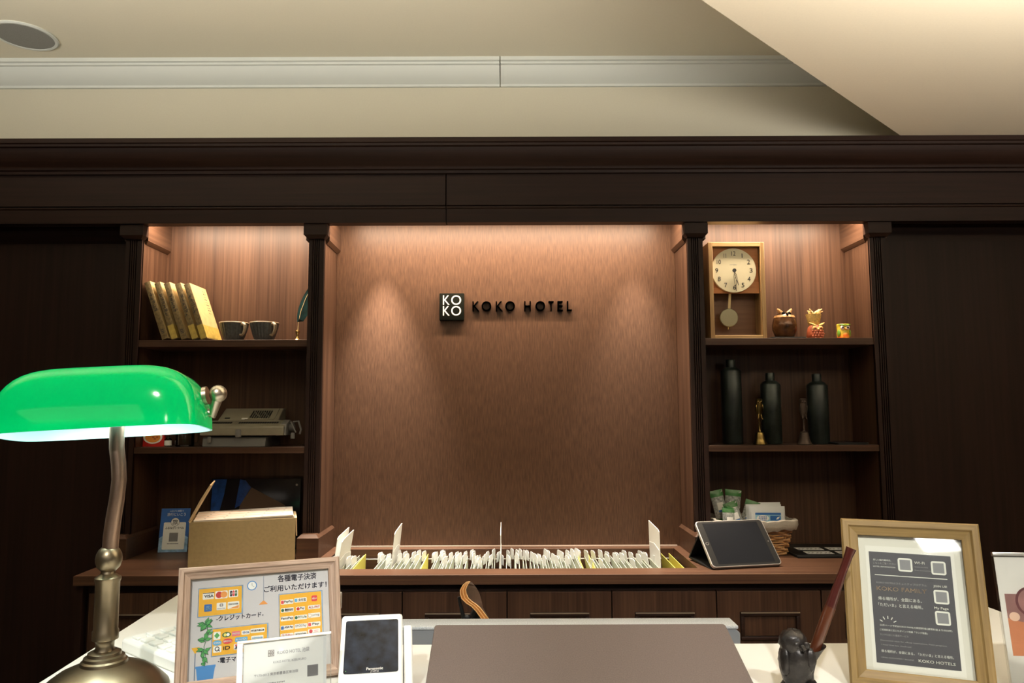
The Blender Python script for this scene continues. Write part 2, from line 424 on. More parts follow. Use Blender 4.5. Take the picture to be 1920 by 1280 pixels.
def finish_text():
    dg = bpy.context.evaluated_depsgraph_get(); dg.update()
    for o, parent, p, m, width, align, rot, name, height, bold in PENDING:
        me = bpy.data.meshes.new_from_object(o.evaluated_get(dg))
        me.name = name
        me.materials.clear(); me.materials.append(M[m])
        xs = [v.co.x for v in me.vertices]; ys = [v.co.y for v in me.vertices]
        x0, x1, y0, y1 = min(xs), max(xs), min(ys), max(ys)
        k = (width / (x1 - x0)) if width else 1.0
        ky = (height / (y1 - y0)) if height else 1.0
        dx = {'CENTER': -(x0 + x1) / 2, 'LEFT': -x0, 'RIGHT': -x1}[align]; dy = -(y0 + y1) / 2
        for v in me.vertices:
            v.co.x = (v.co.x + dx) * k; v.co.y = (v.co.y + dy) * ky
        if bold:                                  # heavier strokes: the outline repeated a hair apart
            bb = bmesh.new(); bb.from_mesh(me); src = list(bb.verts) + list(bb.edges) + list(bb.faces)
            for ox, oy in ((bold, 0), (0, bold), (bold, bold)):
                r_ = bmesh.ops.duplicate(bb, geom=src)
                bmesh.ops.translate(bb, verts=[e for e in r_['geom'] if isinstance(e, bmesh.types.BMVert)], vec=(ox, oy, 0))
            bb.to_mesh(me); bb.free()
        t = bpy.data.objects.new(name, me); COL.objects.link(t)
        t.parent = parent; t.location = p
        if rot is not None: t.rotation_euler = rot
        c = o.data; bpy.data.objects.remove(o); bpy.data.curves.remove(c)
UP = (PI/2, 0, 0)            # stands lettering up, facing the viewer

# ------------------------------------------------------------------ room shell
YP, YB = 2.65, 2.85
struct('floor', G().box(-4, 4, -5, 3.0, -0.1, 0), 'floor')
struct('wall_left', G().box(-4.1, -4, -5, 3.0, 0, 2.8), 'plaster')
struct('wall_right', G().box(4, 4.1, -5, 3.0, 0, 2.8), 'plaster')
struct('wall_front', G().box(-4.1, 4.1, -5.1, -5, 0, 2.8), 'plaster')
struct('wall_back', G().box(-4.1, 4.1, 2.90, 3.0, 0, 2.35), 'plaster')
struct('wall_upper', G().box(-4.0, 4.0, 2.65, 2.90, 2.30, 2.80), 'wall_paint')
struct('ceiling', G().box(-4.1, 4.1, -5.1, 2.66, 2.672, 2.75), 'ceiling')
struct('ceiling', G().prism([(1.590, 2.70), (4.0, 2.70), (4.0, -5.0), (-4.0, -5.0), (-4.0, -2.52)], 'z', 2.345, 2.66), 'soffit')
# walnut side panels, darkened as shade; top band set back for the header's shadow
for sgn in (-1, 1):
    a, b = sorted((sgn * 1.383, sgn * 4.0))
    struct('wall_panel', G().box(a, b, 2.72, 2.90, 0, 2.02), 'dark_v')
    struct('wall_panel', G().box(a, b, 2.735, 2.90, 2.02, 2.10), 'dark_h')
# niche panel
struct('wall_niche', G().box(-0.66, 0.66, YB, 2.90, 0.86, 2.17), 'niche')
struct('ceiling_niche', G().box(-1.39, 1.39, 2.64, 2.90, 2.15, 2.30), 'dark_h')

# header frieze: crown moulding, two long boards with a joint and a lower board
hd = bpy.data.objects.new('trim_1', None); COL.objects.link(hd); hd['kind'] = 'structure'
JX = -0.215
for (a, b) in ((-4.0, JX - 0.0014), (JX + 0.0014, 4.0)):
    obj('frieze_board', G().box(a, b, 2.60, 2.66, 2.129, 2.245), 'dark_h', hd, bevel=0.0015)
    obj('lower_board', G().prism([(2.615, 2.070), (2.66, 2.070), (2.66, 2.127), (2.605, 2.127), (2.605, 2.122), (2.611, 2.118)], 'x', a, b), 'dark_h', hd)
obj('light_stop_board', G().box(-4.0, 4.0, 2.652, 2.661, 2.0705, 2.24), 'dark_h', hd)  # unseen board added to stop light leaking through the joint
crown = [(2.66, 2.243), (2.585, 2.243), (2.582, 2.252), (2.572, 2.255), (2.570, 2.262), (2.566, 2.266), (2.548, 2.274), (2.534, 2.288), (2.524, 2.306), (2.520, 2.316),
         (2.508, 2.318), (2.507, 2.326), (2.500, 2.328), (2.500, 2.344), (2.66, 2.344)]
obj('crown_moulding', G().prism(crown, 'x', -4.0, 4.0), 'dark_h', hd)
# cornice between wall and raised ceiling, in two lengths
cn = bpy.data.objects.new('trim_2', None); COL.objects.link(cn); cn['kind'] = 'structure'
prof = [(2.65, 2.590), (2.640, 2.590), (2.638, 2.598), (2.625, 2.606), (2.606, 2.622), (2.594, 2.641), (2.590, 2.648), (2.582, 2.650), (2.581, 2.657), (2.572, 2.659), (2.571, 2.672), (2.65, 2.672)]
for (a, b) in ((-4.0, -0.0205), (-0.0170, 4.0)):
    obj('cornice_length', G().prism(prof, 'x', a, b), 'cornice', cn)

# ------------------------------------------------------------------ bookcases
ZC = 0.885
def bookcase(sgn, label):
    t = thing('bookcase', label, 'bookcase', (0, 0, 0))
    X = lambda a, b: sorted((sgn * a, sgn * b))
    a, b = X(0.70, 1.345)
    obj('back_panel', G().box(a, b, YB, 2.90, ZC, 2.16), 'wood_v', t)
    for (p, q) in ((0.661, 0.717), (1.325, 1.383)):
        a, b = X(p, q)
        obj('side_panel', G().box(a, b, 2.655, YB, ZC, 2.155), 'wood_v', t)
        # fluted pilaster
        w = b - a; pts = [(a, 2.662), (a, 2.648)]
        n = 4; f0 = a + w*0.24; st = w*0.52/n
        for k in range(n):
            x = f0 + k*st
            pts += [(x, 2.648), (x + st*0.12, 2.641 + 0.013), (x + st*0.45, 2.655), (x + st*0.55, 2.648)]
        pts += [(b, 2.648), (b, 2.662)]
        obj('pilaster', G().prism(pts, 'z', ZC, 2.07), 'dark_v', t, smooth=20)
        c = (a + b) / 2
        def block(z0, z1, ch0, ch1, hw, y0, y1, m, nm):
            g = G()
            def ring(e, z): return [(c-hw+e, y0+e, z), (c+hw-e, y0+e, z), (c+hw-e, y1, z), (c-hw+e, y1, z)]
            rings = []
            if ch0: rings += [ring(ch0, z0), ring(0, z0+ch0)]
            else: rings += [ring(0, z0)]
            if ch1: rings += [ring(0, z1-ch1), ring(ch1, z1)]
            else: rings += [ring(0, z1)]
            g.loft([[Vector(v) for v in r] for r in rings]); obj(nm, g, m, t, smooth=0)
        block(2.018, 2.0695, 0.012, 0, 0.042, 2.625, 2.664, 'dark_h', 'capital')
        block(2.006, 2.148, 0.012, 0, 0.043, 2.664, YB, 'wood_y', 'capital_return')
        block(ZC + 0.0005, 0.968, 0, 0.012, 0.038, 2.61, YB, 'wood_h', 'base_block')
    a, b = X(0.7175, 1.3245)
    for z0, z1 in ((1.626, 1.651), (1.246, 1.268)):
        obj('shelf', G().box(a, b, 2.652, YB, z0, z1), 'wood_h', t, bevel=0.001)
    return t
bookcase(-1, 'dark wood bookcase holding leaning old books, cups and an adding machine')
bookcase(1, 'dark wood bookcase holding a pendulum clock, owl figures and dark bottles')

# ------------------------------------------------------------------ back counter with file well and drawers
bc = thing('back_counter', 'long dark wood back counter with sunken card file and drawers', 'counter')
WX, WY0, WY1 = 0.618, 2.45, 2.80
g = G()
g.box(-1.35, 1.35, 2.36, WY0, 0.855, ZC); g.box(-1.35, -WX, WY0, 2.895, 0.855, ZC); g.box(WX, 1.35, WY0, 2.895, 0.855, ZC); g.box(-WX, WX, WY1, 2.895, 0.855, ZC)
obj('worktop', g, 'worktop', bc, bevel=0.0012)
g = G(); g.box(-WX-0.02, WX+0.02, WY1, 2.83, 0.66, 0.855); g.box(-WX-0.02, -WX, WY0-0.02, WY1, 0.66, 0.855); g.box(WX, WX+0.02, WY0-0.02, WY1, 0.66, 0.855); g.box(-WX-0.02, WX+0.02, WY0-0.02, WY0, 0.66, 0.855)
obj('well_lining', g, 'wood_h', bc)
obj('ledge_strip', G().box(-0.64, 0.64, 2.835, 2.848, ZC, ZC+0.004), 'ledge', bc)
g = G(); g.box(-1.345, 1.345, 2.40, 2.43, 0.0, 0.855); g.box(-1.345, -1.325, 2.372, 2.89, 0, 0.855); g.box(1.325, 1.345, 2.372, 2.89, 0, 0.855); g.box(-1.32, 1.32, 2.405, 2.89, 0.60, 0.64)
obj('carcass', g, 'dark_v', bc)
proto = None
for k in range(8):
    x0 = -1.31 + 0.3275*k
    if proto is None:
        d = obj('drawer', G().box(0.002, 0.3255, -0.022, 0, 0.600, 0.829), 'wood_v', bc, bevel=0.001)
        g = G()  # recessed pull: a moulded rectangular frame
        cx, w, h, zt = 0.1637, 0.0925, 0.085, 0.767
        for (xa, xb, za, zb) in ((cx-w, cx+w, zt-0.012, zt), (cx-w, cx+w, zt-h, zt-h+0.012), (cx-w, cx-w+0.012, zt-h+0.012, zt-0.012), (cx+w-0.012, cx+w, zt-h+0.012, zt-0.012)):
            g.box(xa, xb, -0.032, -0.022, za, zb, 0.0025)
        g.mi = 1; g.box(cx-w+0.001, cx+w-0.001, -0.034, -0.0315, zt-0.003, zt+0.0005); g.mi = 0
        obj('handle', g, ['dark_h', 'handle_glint'], d); proto = d
    else:
        d = proto.copy(); COL.objects.link(d)
        for ch in proto.children:
            e = ch.copy(); COL.objects.link(e); e.parent = d
    d.location = (x0, 2.40, 0)

# ------------------------------------------------------------------ card file in the well
ft = thing('file_tray', 'dark metal file tray sunk in the back counter under the cards', 'tray', (0, 0, 0.66))
obj('tray_floor', G().box(-WX+0.002, WX-0.002, WY0+0.002, WY1-0.002, 0.0, 0.006), 'black', ft)
obj('rail', G().tube([(-WX+0.002, 2.788, 0.190), (WX-0.002, 2.788, 0.190)], 0.0025, 8), 'steel', ft)
def card_mesh(tab, sh):
    y0, y1, h = 2.53, 2.778, 0.192
    ty = y1 - 0.052 - tab*0.062; w = 0.046
    g = G(); g.mi = 0
    g.prism([(y0, 0.0), (y1, 0.0), (y1, h), (y0, h)], 'x', 0, 0.0012)
    g.mi = 1      # the tab is bent out of the card plane
    pts = [(w, -0.008), (0.0, -0.008), (0.0, h*0+0.020), (0.008, 0.026), (0.038, 0.026), (w, 0.020)]
    A = [Vector((sh*(w - a)/w, ty + a*0.8, h + b)) for a, b in pts]
    g.loft([[p for p in A], [p + Vector((0.0012, 0, 0)) for p in A]])
    return g
protos = {(k, e): obj('file_card', card_mesh(k, e*0.011), ['card_paper', 'card_tab'], None) for k in range(3) for e in (-1, 1)}
used = set()
def place_card(k, x, tilt, dz, dy, label, group):
    key = (k, -1 if x < -0.03 else 1)
    if key not in used: o = protos[key]; used.add(key)
    else:
        o = protos[key].copy(); COL.objects.link(o)
    o.location = (x, dy, 0.6665 + dz + 0.006); o.rotation_euler = (0, tilt, 0)
    tag(o, label, 'file card', group)
runs = [(-0.598, -0.535, 7, 0.02, 'white tabbed file card beside the upright sleeves at the end of the well', 'file cards beside the upright sleeves'),
        (-0.455, -0.305, 13, 0.05, 'white tabbed file card behind the grey-brown framed payment sign end of the well', 'file cards in the second run'),
        (-0.262, 0.248, 48, 0.02, 'white tabbed file card in the long middle run of the well', 'file cards in the middle run'),
        (0.312, 0.545, 18, -0.16, 'white tabbed file card leaning in the run beside the tablet', 'file cards in the run beside the tablet')]
runs[1] = (-0.455, -0.305, 13, 0.05, 'white tabbed file card in the short run between two yellow dividers', 'file cards in the short run')
rr = random.Random(3)
for (xa, xb, n, tilt, lab, grp) in runs:
    for i in range(n):
        k = rr.choice((0, 0, 1, 1, 2)) if grp != 'file cards in the run beside the tablet' else (0 if i % 2 == 0 else rr.choice((1, 2)))
        place_card(k, xa + (xb-xa)*i/(n-1) + rr.uniform(-.002, .002), tilt + rr.uniform(-.03, .03), rr.uniform(-.006, .006) + (-0.004 if tilt < -.1 else 0), rr.uniform(-.008, .004), lab, grp)
for (x, tl, lab) in ((-0.525, 0.03, 'yellow divider card closing the run beside the upright sleeves'), (-0.294, 0.02, 'yellow divider card closing the short run of file cards'),
                 (0.256, 0.0, 'yellow divider card at the end of the long middle run'), (0.296, 0.0, 'yellow divider card before the leaning run of cards'),
                 (0.585, -0.10, 'yellow divider card last in the well, beside the tablet'), (0.604, -0.05, 'slim yellow divider against the well side near the tablet')):
    o = obj('divider_card', G().prism([(2.50, 0), (2.778, 0), (2.778, 0.205), (2.50, 0.198)], 'x', 0, 0.0016), 'yellow')
    o.location = (x, 0, 0.6665); o.rotation_euler = (0, tl, 0); tag(o, lab, 'divider', 'yellow dividers in the card file')
# tall clear sleeves standing above the cards
def sleeve(x, z1, y0, y1, ry, rz, lab):
    t = thing('plastic_sleeve', lab, 'sleeve', (x, y1, 0.6665), rz, 'tall plastic sleeves in the card file')
    t.rotation_euler = (0, ry, rz)
    h = z1 - 0.6665
    obj('sheet', G().prism([(y0-y1, 0), (0, 0), (0, h), (-0.012, h+0.001), (y0-y1+0.02, h-0.006), (y0-y1, h-0.012)], 'x', 0, 0.0016), 'paper', t)
    obj('pocket', G().prism([(y0-y1+0.01, 0.16), (-0.01, 0.16), (-0.01, h-0.075), ((y0-y1)/2, h-0.066), (y0-y1+0.01, h-0.075)], 'x', -0.0008, 0.0024), 'card_tab', t)
    return t
sleeve(-0.418, 0.985, 2.60, 2.775, 0.10, 0, 'tall white sleeve leaning up from the short run of cards')
sleeve(-0.022, 0.985, 2.56, 2.775, 0.0, 0, 'tall white sleeve seen edge-on at the centre of the card file')
sleeve(0.528, 0.990, 2.585, 2.775, -0.02, 0, 'tall white sleeve standing near the tablet end of the file')
sleeve(-0.598, 0.975, 2.52, 2.70, 0.16, 0, 'front white sleeve of the pair by the cardboard box')
sleeve(-0.610, 0.980, 2.54, 2.72, 0.13, 0, 'rear white sleeve of the pair by the cardboard box')

# ------------------------------------------------------------------ wall sign
sg = thing('wall_sign', 'black hotel sign of square plaque and raised letters on niche panel', 'sign', (0, YB, 0))
pq = obj('plaque', G().box(-0.2573, -0.1625, -0.022, 0, 1.742, 1.846, 0.001), 'plaque', sg)
for s_, x, z in (('K', -0.2305, 1.8195), ('O', -0.1925, 1.8195), ('K', -0.2305, 1.778), ('O', -0.1925, 1.778)):
    text(pq, s_, x, -0.0225, z, 0.05, 'print_white', width=0.026 if s_ == 'K' else 0.038, height=0.037, rot=UP, name='letter', bold=0.0)
for s_, px in zip('KOKOHOTEL', (892, 912, 936, 956.5, 989.5, 1013.5, 1034, 1051, 1068.5)):
    x = (px - 949) / 1387 * 2.845
    text(sg, s_, x, -0.009, 1.796, 0.055, 'letter_black', width={'O': 0.037, 'H': 0.025, 'K': 0.026, 'T': 0.019, 'E': 0.020, 'L': 0.018}[s_], height=0.0375, rot=UP, name='letter', ext=0.008, bold=0.0004)

# ------------------------------------------------------------------ ceiling speaker
sp = thing('ceiling_speaker', 'round grey ceiling speaker grille with pale rim', 'speaker', (-1.637, 2.411, 2.672))
obj('rim', G().lathe([(0.088, 0.0), (0.100, 0.0), (0.101, -0.004), (0.096, -0.007), (0.088, -0.006)], 48), 'cornice', sp)
obj('grille', G().lathe([(0.0, -0.004), (0.092, -0.0045), (0.092, -0.001), (0.0, -0.001)], 48), 'grille', sp)

# ------------------------------------------------------------------ upper left shelf
Z1, Z2 = 1.6515, 1.2685
def book(i, x, th, h, dep, obi):
    names = ['dark-lettered', '', '', '', '']
    labs = ['aged tan book with bold lettered spine, first of five against the bookcase side',
            'aged tan book second from the bookcase side with a yellow band',
            'aged tan book in the middle of the five leaning books',
            'aged tan book with a torn band, fourth of the leaning books',
            'aged book with its cream front cover showing, nearest the cups']
    t = thing('old_book', labs[i], 'book', (x, 2.66 + 0.004*(i % 2), Z1 + 0.0005), 0, 'leaning old books')
    t.rotation_euler = (0, R(-19.5), 0)
    g = G(); g.mi = 0; g.box(0, 0.002, 0.002, dep, 0, h); g.box(th-0.002, th, 0.002, dep, 0, h)
    obj('cover', g, 'book_cover', t)
    obj('spine', G().box(0, th, 0, 0.002, 0, h, 0.0006), 'book_spine', t)
    obj('pages', G().box(0.002, th-0.002, 0.002, dep-0.004, 0.003, h-0.003), 'book_pages', t)
    rb = random.Random(i)
    g = G()
    z = h - 0.045
    for k in range(5 + (i % 2)):
        for q in range(4):
            zz = z - q*0.0030
            if rb.random() < 0.75: g.box(th*rb.uniform(0.22, 0.34), th*rb.uniform(0.55, 0.80), -0.0003, 0.0001, zz-0.0013, zz)
        xm = rb.choice((0.30, 0.48, 0.66)); g.box(th*xm, th*(xm+0.09), -0.0003, 0.0001, z-0.0105, z+0.001)
        if rb.random() < 0.5: g.box(th*(xm-0.18), th*(xm-0.10), -0.0003, 0.0001, z-0.0105, z-0.004)
        z -= 0.0145
    for q in range(3):
        g.box(th*0.3, th*0.75, -0.0003, 0.0001, 0.022+q*0.006, 0.025+q*0.006)
    obj('lettering', g, 'ink', t)
    if obi:
        g = G(); hh = 0.055
        g.box(-0.0006, 0.0, -0.0006, dep*0.98, 0.003, hh); g.box(-0.0006, th+0.0006, -0.0007, -0.0001, 0.003, hh); g.box(th, th+0.0006, -0.0006, dep*0.98, 0.003, hh-0.003)
        obj('paper_band', g, 'obi', t)
    if i == 4:
        g = G()
        for col in range(2):
            z = h - 0.012
            for k in range(9):
                yy = dep*(0.80 - col*0.09)
                g.box(th-0.0001, th+0.0003, yy, yy+0.006, z-0.006, z-0.002 if k % 2 else z-0.0035); z -= 0.011
        obj('title', g, 'ink', t)
    return t
for i, x in enumerate((-1.2434, -1.2095, -1.1735, -1.1355, -1.1015)):
    book(i, x, 0.0215, 0.222 - 0.002*i, 0.145, i in (1, 3, 4))
def mug(x, y, rz, label):
    t = thing('mug', label, 'cup', (x, y, Z1), rz, 'ribbed cups on the shelf')
    H = 0.068
    prof = [(0.0, 0.0), (0.0300, 0.0), (0.0335, 0.003), (0.040, 0.022), (0.0470, 0.046), (0.0520, H-0.003)]
    ins = [(0.0495, H-0.003), (0.044, 0.044), (0.036, 0.018), (0.028, 0.006), (0.0, 0.005)]
    obj('body', G().lathe(prof + ins, 144, mod=lambda a, z: 0.030*math.cos(24*a) if 0.003 < z < 0.06 else 0), 'mug', t)
    obj('rim', G().lathe([(0.0493, H-0.004), (0.0522, H-0.004), (0.0532, H-0.001), (0.0518, H+0.001), (0.0500, H)], 40), 'mug_rim', t)
    obj('handle', G().tube([(0.0485, 0, 0.058), (0.060, 0, 0.062), (0.070, 0, 0.055), (0.071, 0, 0.040), (0.063, 0, 0.026), (0.052, 0, 0.019), (0.040, 0, 0.022)], [0.0055, 0.0065, 0.006, 0.0055, 0.005, 0.0045, 0.004], 10), 'mug_rim', t)
    return t
mug(-1.005, 2.715, R(-38), 'dark ribbed cup standing against the leaning books')
mug(-0.893, 2.715, R(-40), 'dark ribbed cup nearer the green quill')
q = thing('quill_pen', 'teal feather quill in small brass stand beside the pilaster', 'quill', (-0.770, 2.715, Z1))
obj('stand', G().lathe([(0, 0), (0.0115, 0), (0.0115, 0.004), (0.0085, 0.007), (0.0065, 0.012), (0.0055, 0.022), (0.0065, 0.026), (0.0075, 0.030), (0.0085, 0.038), (0.0075, 0.040), (0.003, 0.040), (0, 0.036)], 24), 'gold', q)
obj('shaft', G().tube([(0, 0, 0.030), (0.003, 0, 0.070), (0.010, 0, 0.110), (0.026, 0.005, 0.160), (0.050, 0.012, 0.215)], [0.0014, 0.0014, 0.0013, 0.001, 0.0005], 8), 'straw_pale', q)
g = G(); rings = []
for k in range(15):
    u = k/14; z = 0.082 + 0.150*u
    cx = 0.006 + 0.046*u**1.3; w = 0.030*math.sin(PI*min(1, (0.08+0.92*u)))**0.65 + 0.001
    yy = 0.012*u
    rings.append([Vector((cx-w*0.55, yy-0.004, z-0.012)), Vector((cx, yy-0.001, z)), Vector((cx+w, yy+0.004, z-0.008)), Vector((cx, yy+0.0015, z))])
g.loft(rings); obj('feather', g, 'teal', q)

# ------------------------------------------------------------------ middle left shelf: snack box, vial, jar, adding machine
t = thing('curry_box', 'red curry box with a bowl picture beside the vial', 'box', (-1.284, 2.71, Z2), R(2))
obj('carton', G().box(-0.038, 0.038, 0, 0.022, 0, 0.100, 0.0008), 'red', t)
g = G(); g.prism([(0.034*math.cos(a*PI/16)-0.002, 0.034 + 0.024*math.sin(a*PI/16)) for a in range(32)], 'y', -0.0006, 0.0); obj('bowl_picture', g, 'print_white', t)
g = G(); g.prism([(0.027*math.cos(a*PI/16)-0.002, 0.033 + 0.018*math.sin(a*PI/16)) for a in range(32)], 'y', -0.0012, -0.0004); obj('curry_picture', g, 'orange', t)
g = G()
for (x, z) in ((0.006, 0.028), (0.014, 0.034), (0.0, 0.034)): g.box(x-0.004, x+0.004, -0.0016, -0.0010, z-0.003, z+0.003)
obj('garnish_picture', g, 'curry', t)
t = thing('vial', 'tiny bottle with white label beside the red curry box', 'bottle', (-1.2325, 2.715, Z2))
obj('body', G().lathe([(0, 0), (0.011, 0), (0.012, 0.002), (0.012, 0.026), (0.008, 0.031), (0.006, 0.034), (0.006, 0.040), (0, 0.040)], 20), 'jar', t)
obj('label', G().lathe([(0.0122, 0.004), (0.0126, 0.004), (0.0126, 0.022), (0.0122, 0.022)], 20), 'print_white', t)
obj('cap', G().lathe([(0, 0.0405), (0.0075, 0.0405), (0.0075, 0.052), (0, 0.053)], 20), 'red', t)
t = thing('glass_jar', 'clear glass jar with handle between vial and adding machine', 'jar', (-1.172, 2.715, Z2))
obj('body', G().lathe([(0, 0), (0.030, 0), (0.033, 0.004), (0.033, 0.070), (0.029, 0.078), (0.029, 0.084), (0.0275, 0.084), (0.0275, 0.077), (0.0305, 0.069), (0.0305, 0.006), (0, 0.004)], 32), 'jar', t)
obj('handle', G().tube([(0.031, 0, 0.066), (0.046, 0, 0.066), (0.051, 0, 0.055), (0.051, 0, 0.022), (0.045, 0, 0.012), (0.032, 0, 0.012)], 0.0032, 8), 'jar', t)

t = thing('adding_machine', 'olive grey mechanical adding machine with crank on dark shelf', 'calculator', (-1.09, 2.665, Z2))
obj('base', G().prism([(0.004, 0.0), (0.170, 0.0), (0.170, 0.030), (0.10, 0.040), (0.010, 0.034)], 'x', 0.0, 0.226), 'calc_dark', t, bevel=0.002)
obj('carriage', G().prism([(-0.006, 0.040), (0.075, 0.040), (0.075, 0.088), (0.050, 0.093), (0.012, 0.079), (-0.004, 0.071)], 'x', -0.006, 0.294), 'calc', t, bevel=0.003)
obj('carriage_end', G().prism([(-0.002, 0.040), (0.073, 0.040), (0.073, 0.090), (0.050, 0.095), (0.010, 0.080)], 'x', 0.278, 0.300), 'calc_dark', t, bevel=0.002)
obj('upper_housing', G().prism([(0.060, 0.085), (0.165, 0.085), (0.165, 0.135), (0.140, 0.137), (0.066, 0.094)], 'x', 0.030, 0.250), 'calc', t, bevel=0.003)
sl = math.atan2(0.137-0.094, 0.140-0.066)
mt = Matrix.Translation((0, 0.066, 0.0945)) @ Matrix.Rotation(sl, 4, 'X')
obj('setting_plate', G().box(0.128, 0.236, 0.002, 0.078, 0.0, 0.0025, 0.0006), 'calc', t, mtx=mt)
g = G()
for k in range(9): g.box(0.143+k*0.0085, 0.148+k*0.0085, 0.008, 0.062, 0.0025, 0.0034)
obj('lever_slots', g, 'black', t, mtx=mt)
g = G()
for k in range(9): g.box(0.144+k*0.0085, 0.147+k*0.0085, 0.012+((k*7) % 4)*0.010, 0.017+((k*7) % 4)*0.010, 0.0025, 0.010)
obj('setting_lever', g, 'steel', t, mtx=mt)
obj('index_window', G().box(0.116, 0.138, 0.003, 0.009, 0.0, 0.0035), 'print_white', t, mtx=mt)
obj('badge', G().box(0.052, 0.070, 0.010, 0.016, 0.0, 0.0012), 'black', t, mtx=mt)
sl2 = math.atan2(0.093-0.079, 0.050-0.012)
mt2 = Matrix.Translation((0, 0.012, 0.0792)) @ Matrix.Rotation(sl2, 4, 'X')
g = G()
for k in range(9): g.box(0.022+k*0.0085, 0.0285+k*0.0085, 0.010, 0.022, 0.0, 0.0012)
for k in range(17): g.box(0.122+k*0.0085, 0.1285+k*0.0085, 0.010, 0.022, 0.0, 0.0012)
obj('digit_window', g, 'black', t, mtx=mt2)
obj('carriage_knob', G().box(0.124, 0.142, -0.016, 0.002, 0.034, 0.062, 0.003), 'calc_dark', t)
obj('clearing_lever', G().box(0.022, 0.034, -0.006, 0.006, 0.014, 0.036, 0.002), 'calc_dark', t)
obj('crank_hub', G().tube([(0.300, 0.045, 0.066), (0.318, 0.045, 0.066)], 0.013, 14), 'calc_dark', t)
g = G(); g.tube([(0.316, 0.045, 0.066), (0.322, 0.020, 0.088), (0.340, 0.018, 0.090), (0.350, 0.016, 0.060), (0.346, 0.016, 0.044)], 0.0035, 8); g.tube([(0.312, 0.02, 0.088), (0.330, 0.02, 0.050)], 0.003, 8)
obj('crank', g, 'calc_dark', t)
obj('crank_handle', G().lathe([(0, 0), (0.007, 0.0), (0.008, 0.006), (0.007, 0.020), (0, 0.022)], 14, (0.323, 0.008, 0.028)), 'calc_dark', t)

# ------------------------------------------------------------------ lower left: card, box, smoked panel
t = thing('travel_card', 'blue printed card standing beside the cardboard box', 'card', mtx=board_mtx((-1.270, 2.748, ZC), 4, 9))
obj('sheet', G().rrect(0, 0.104, 0, 0.156, -0.0012, 0, 0.002), 'blue_card', t)
g = G(); g.prism([(0.0005, 0.0005), (0.1035, 0.0005), (0.1035, 0.052), (0.09, 0.060), (0.07, 0.050), (0.05, 0.056), (0.03, 0.046), (0.012, 0.058), (0.0005, 0.050)], 'z', 0, 0.0002); obj('sea_print', g, 'pale_blue', t)
obj('label_panel', G().rrect(0.013, 0.092, 0.010, 0.106, 0.0002, 0.0006, 0.004), 'print_white', t)
obj('emblem', G().disc((0.053, 0.107), 0.0145, 0.0006, 0.0010), 'print_white', t)
obj('emblem_ring', G().disc((0.053, 0.107), 0.0155, 0.0003, 0.0008), 'ink', t)
obj('easel_leg', G().prism([(-0.045, 0.0075), (-0.043, 0.0065), (-0.0012, 0.090), (-0.0012, 0.094)], 'x', 0.042, 0.062), 'blue_card', t, mtx=Matrix(((1, 0, 0, 0), (0, 0, 1, 0), (0, 1, 0, 0), (0, 0, 0, 1))))
text(t, 'ふるさと納税で', 0.055, 0.147, 0.0002, 0.008, 'print_white', width=0.050)
text(t, '旅行にいこう', 0.055, 0.134, 0.0002, 0.012, 'print_white', width=0.066, bold=0.0003)
text(t, '旅', 0.053, 0.107, 0.0011, 0.020, 'ink', bold=0.0003)
text(t, 'ふるなびトラベル', 0.0525, 0.086, 0.0007, 0.010, 'ink', width=0.066, bold=0.0003)
obj('grey_patch', G().box(0.036, 0.067, 0.038, 0.069, 0.0006, 0.0008), 'qr_grey', t)
g = G()
for k in range(9): g.box(0.031+k*0.0045, 0.0345+k*0.0045, 0.029, 0.032, 0.0006, 0.0008)
obj('small_print', g, 'ink_grey', t)

A = 17.0
t = thing('cardboard_box', 'open brown cardboard box full of printed sheets on the back counter', 'box', (-1.032, 2.448, ZC), R(A))
bw, bd, bh = 0.333, 0.190, 0.150
g = G(); g.box(0, bw, 0, 0.004, 0, bh); obj('front_panel', g, 'kraft', t)
obj('back_panel', G().box(0, bw, bd-0.004, bd, 0, bh), 'kraft', t)
obj('side_panel', G().box(0, 0.004, 0.004, bd-0.004, 0, bh), 'kraft', t)
obj('side_panel', G().box(bw-0.004, bw, 0.004, bd-0.004, 0, bh), 'kraft_in', t)
obj('bottom_panel', G().box(0.004, bw-0.004, 0.004, bd-0.004, 0, 0.004), 'kraft', t)
g = G(); g.prism([(0, 0), (-0.004, 0.002), (0.030, 0.070), (0.058, 0.118), (0.062, 0.116), (0.036, 0.068)], 'y', 0.006, bd-0.006)
obj('flap', g, 'kraft_in', t, mtx=Matrix.Translation((0, 0, bh)))
obj('flap', G().prism([(bw, 0), (bw+0.004, 0.0), (bw+0.006, -0.060), (bw+0.003, -0.060)], 'y', 0.006, bd-0.006), 'kraft_in', t, mtx=Matrix.Translation((0, 0, bh)))
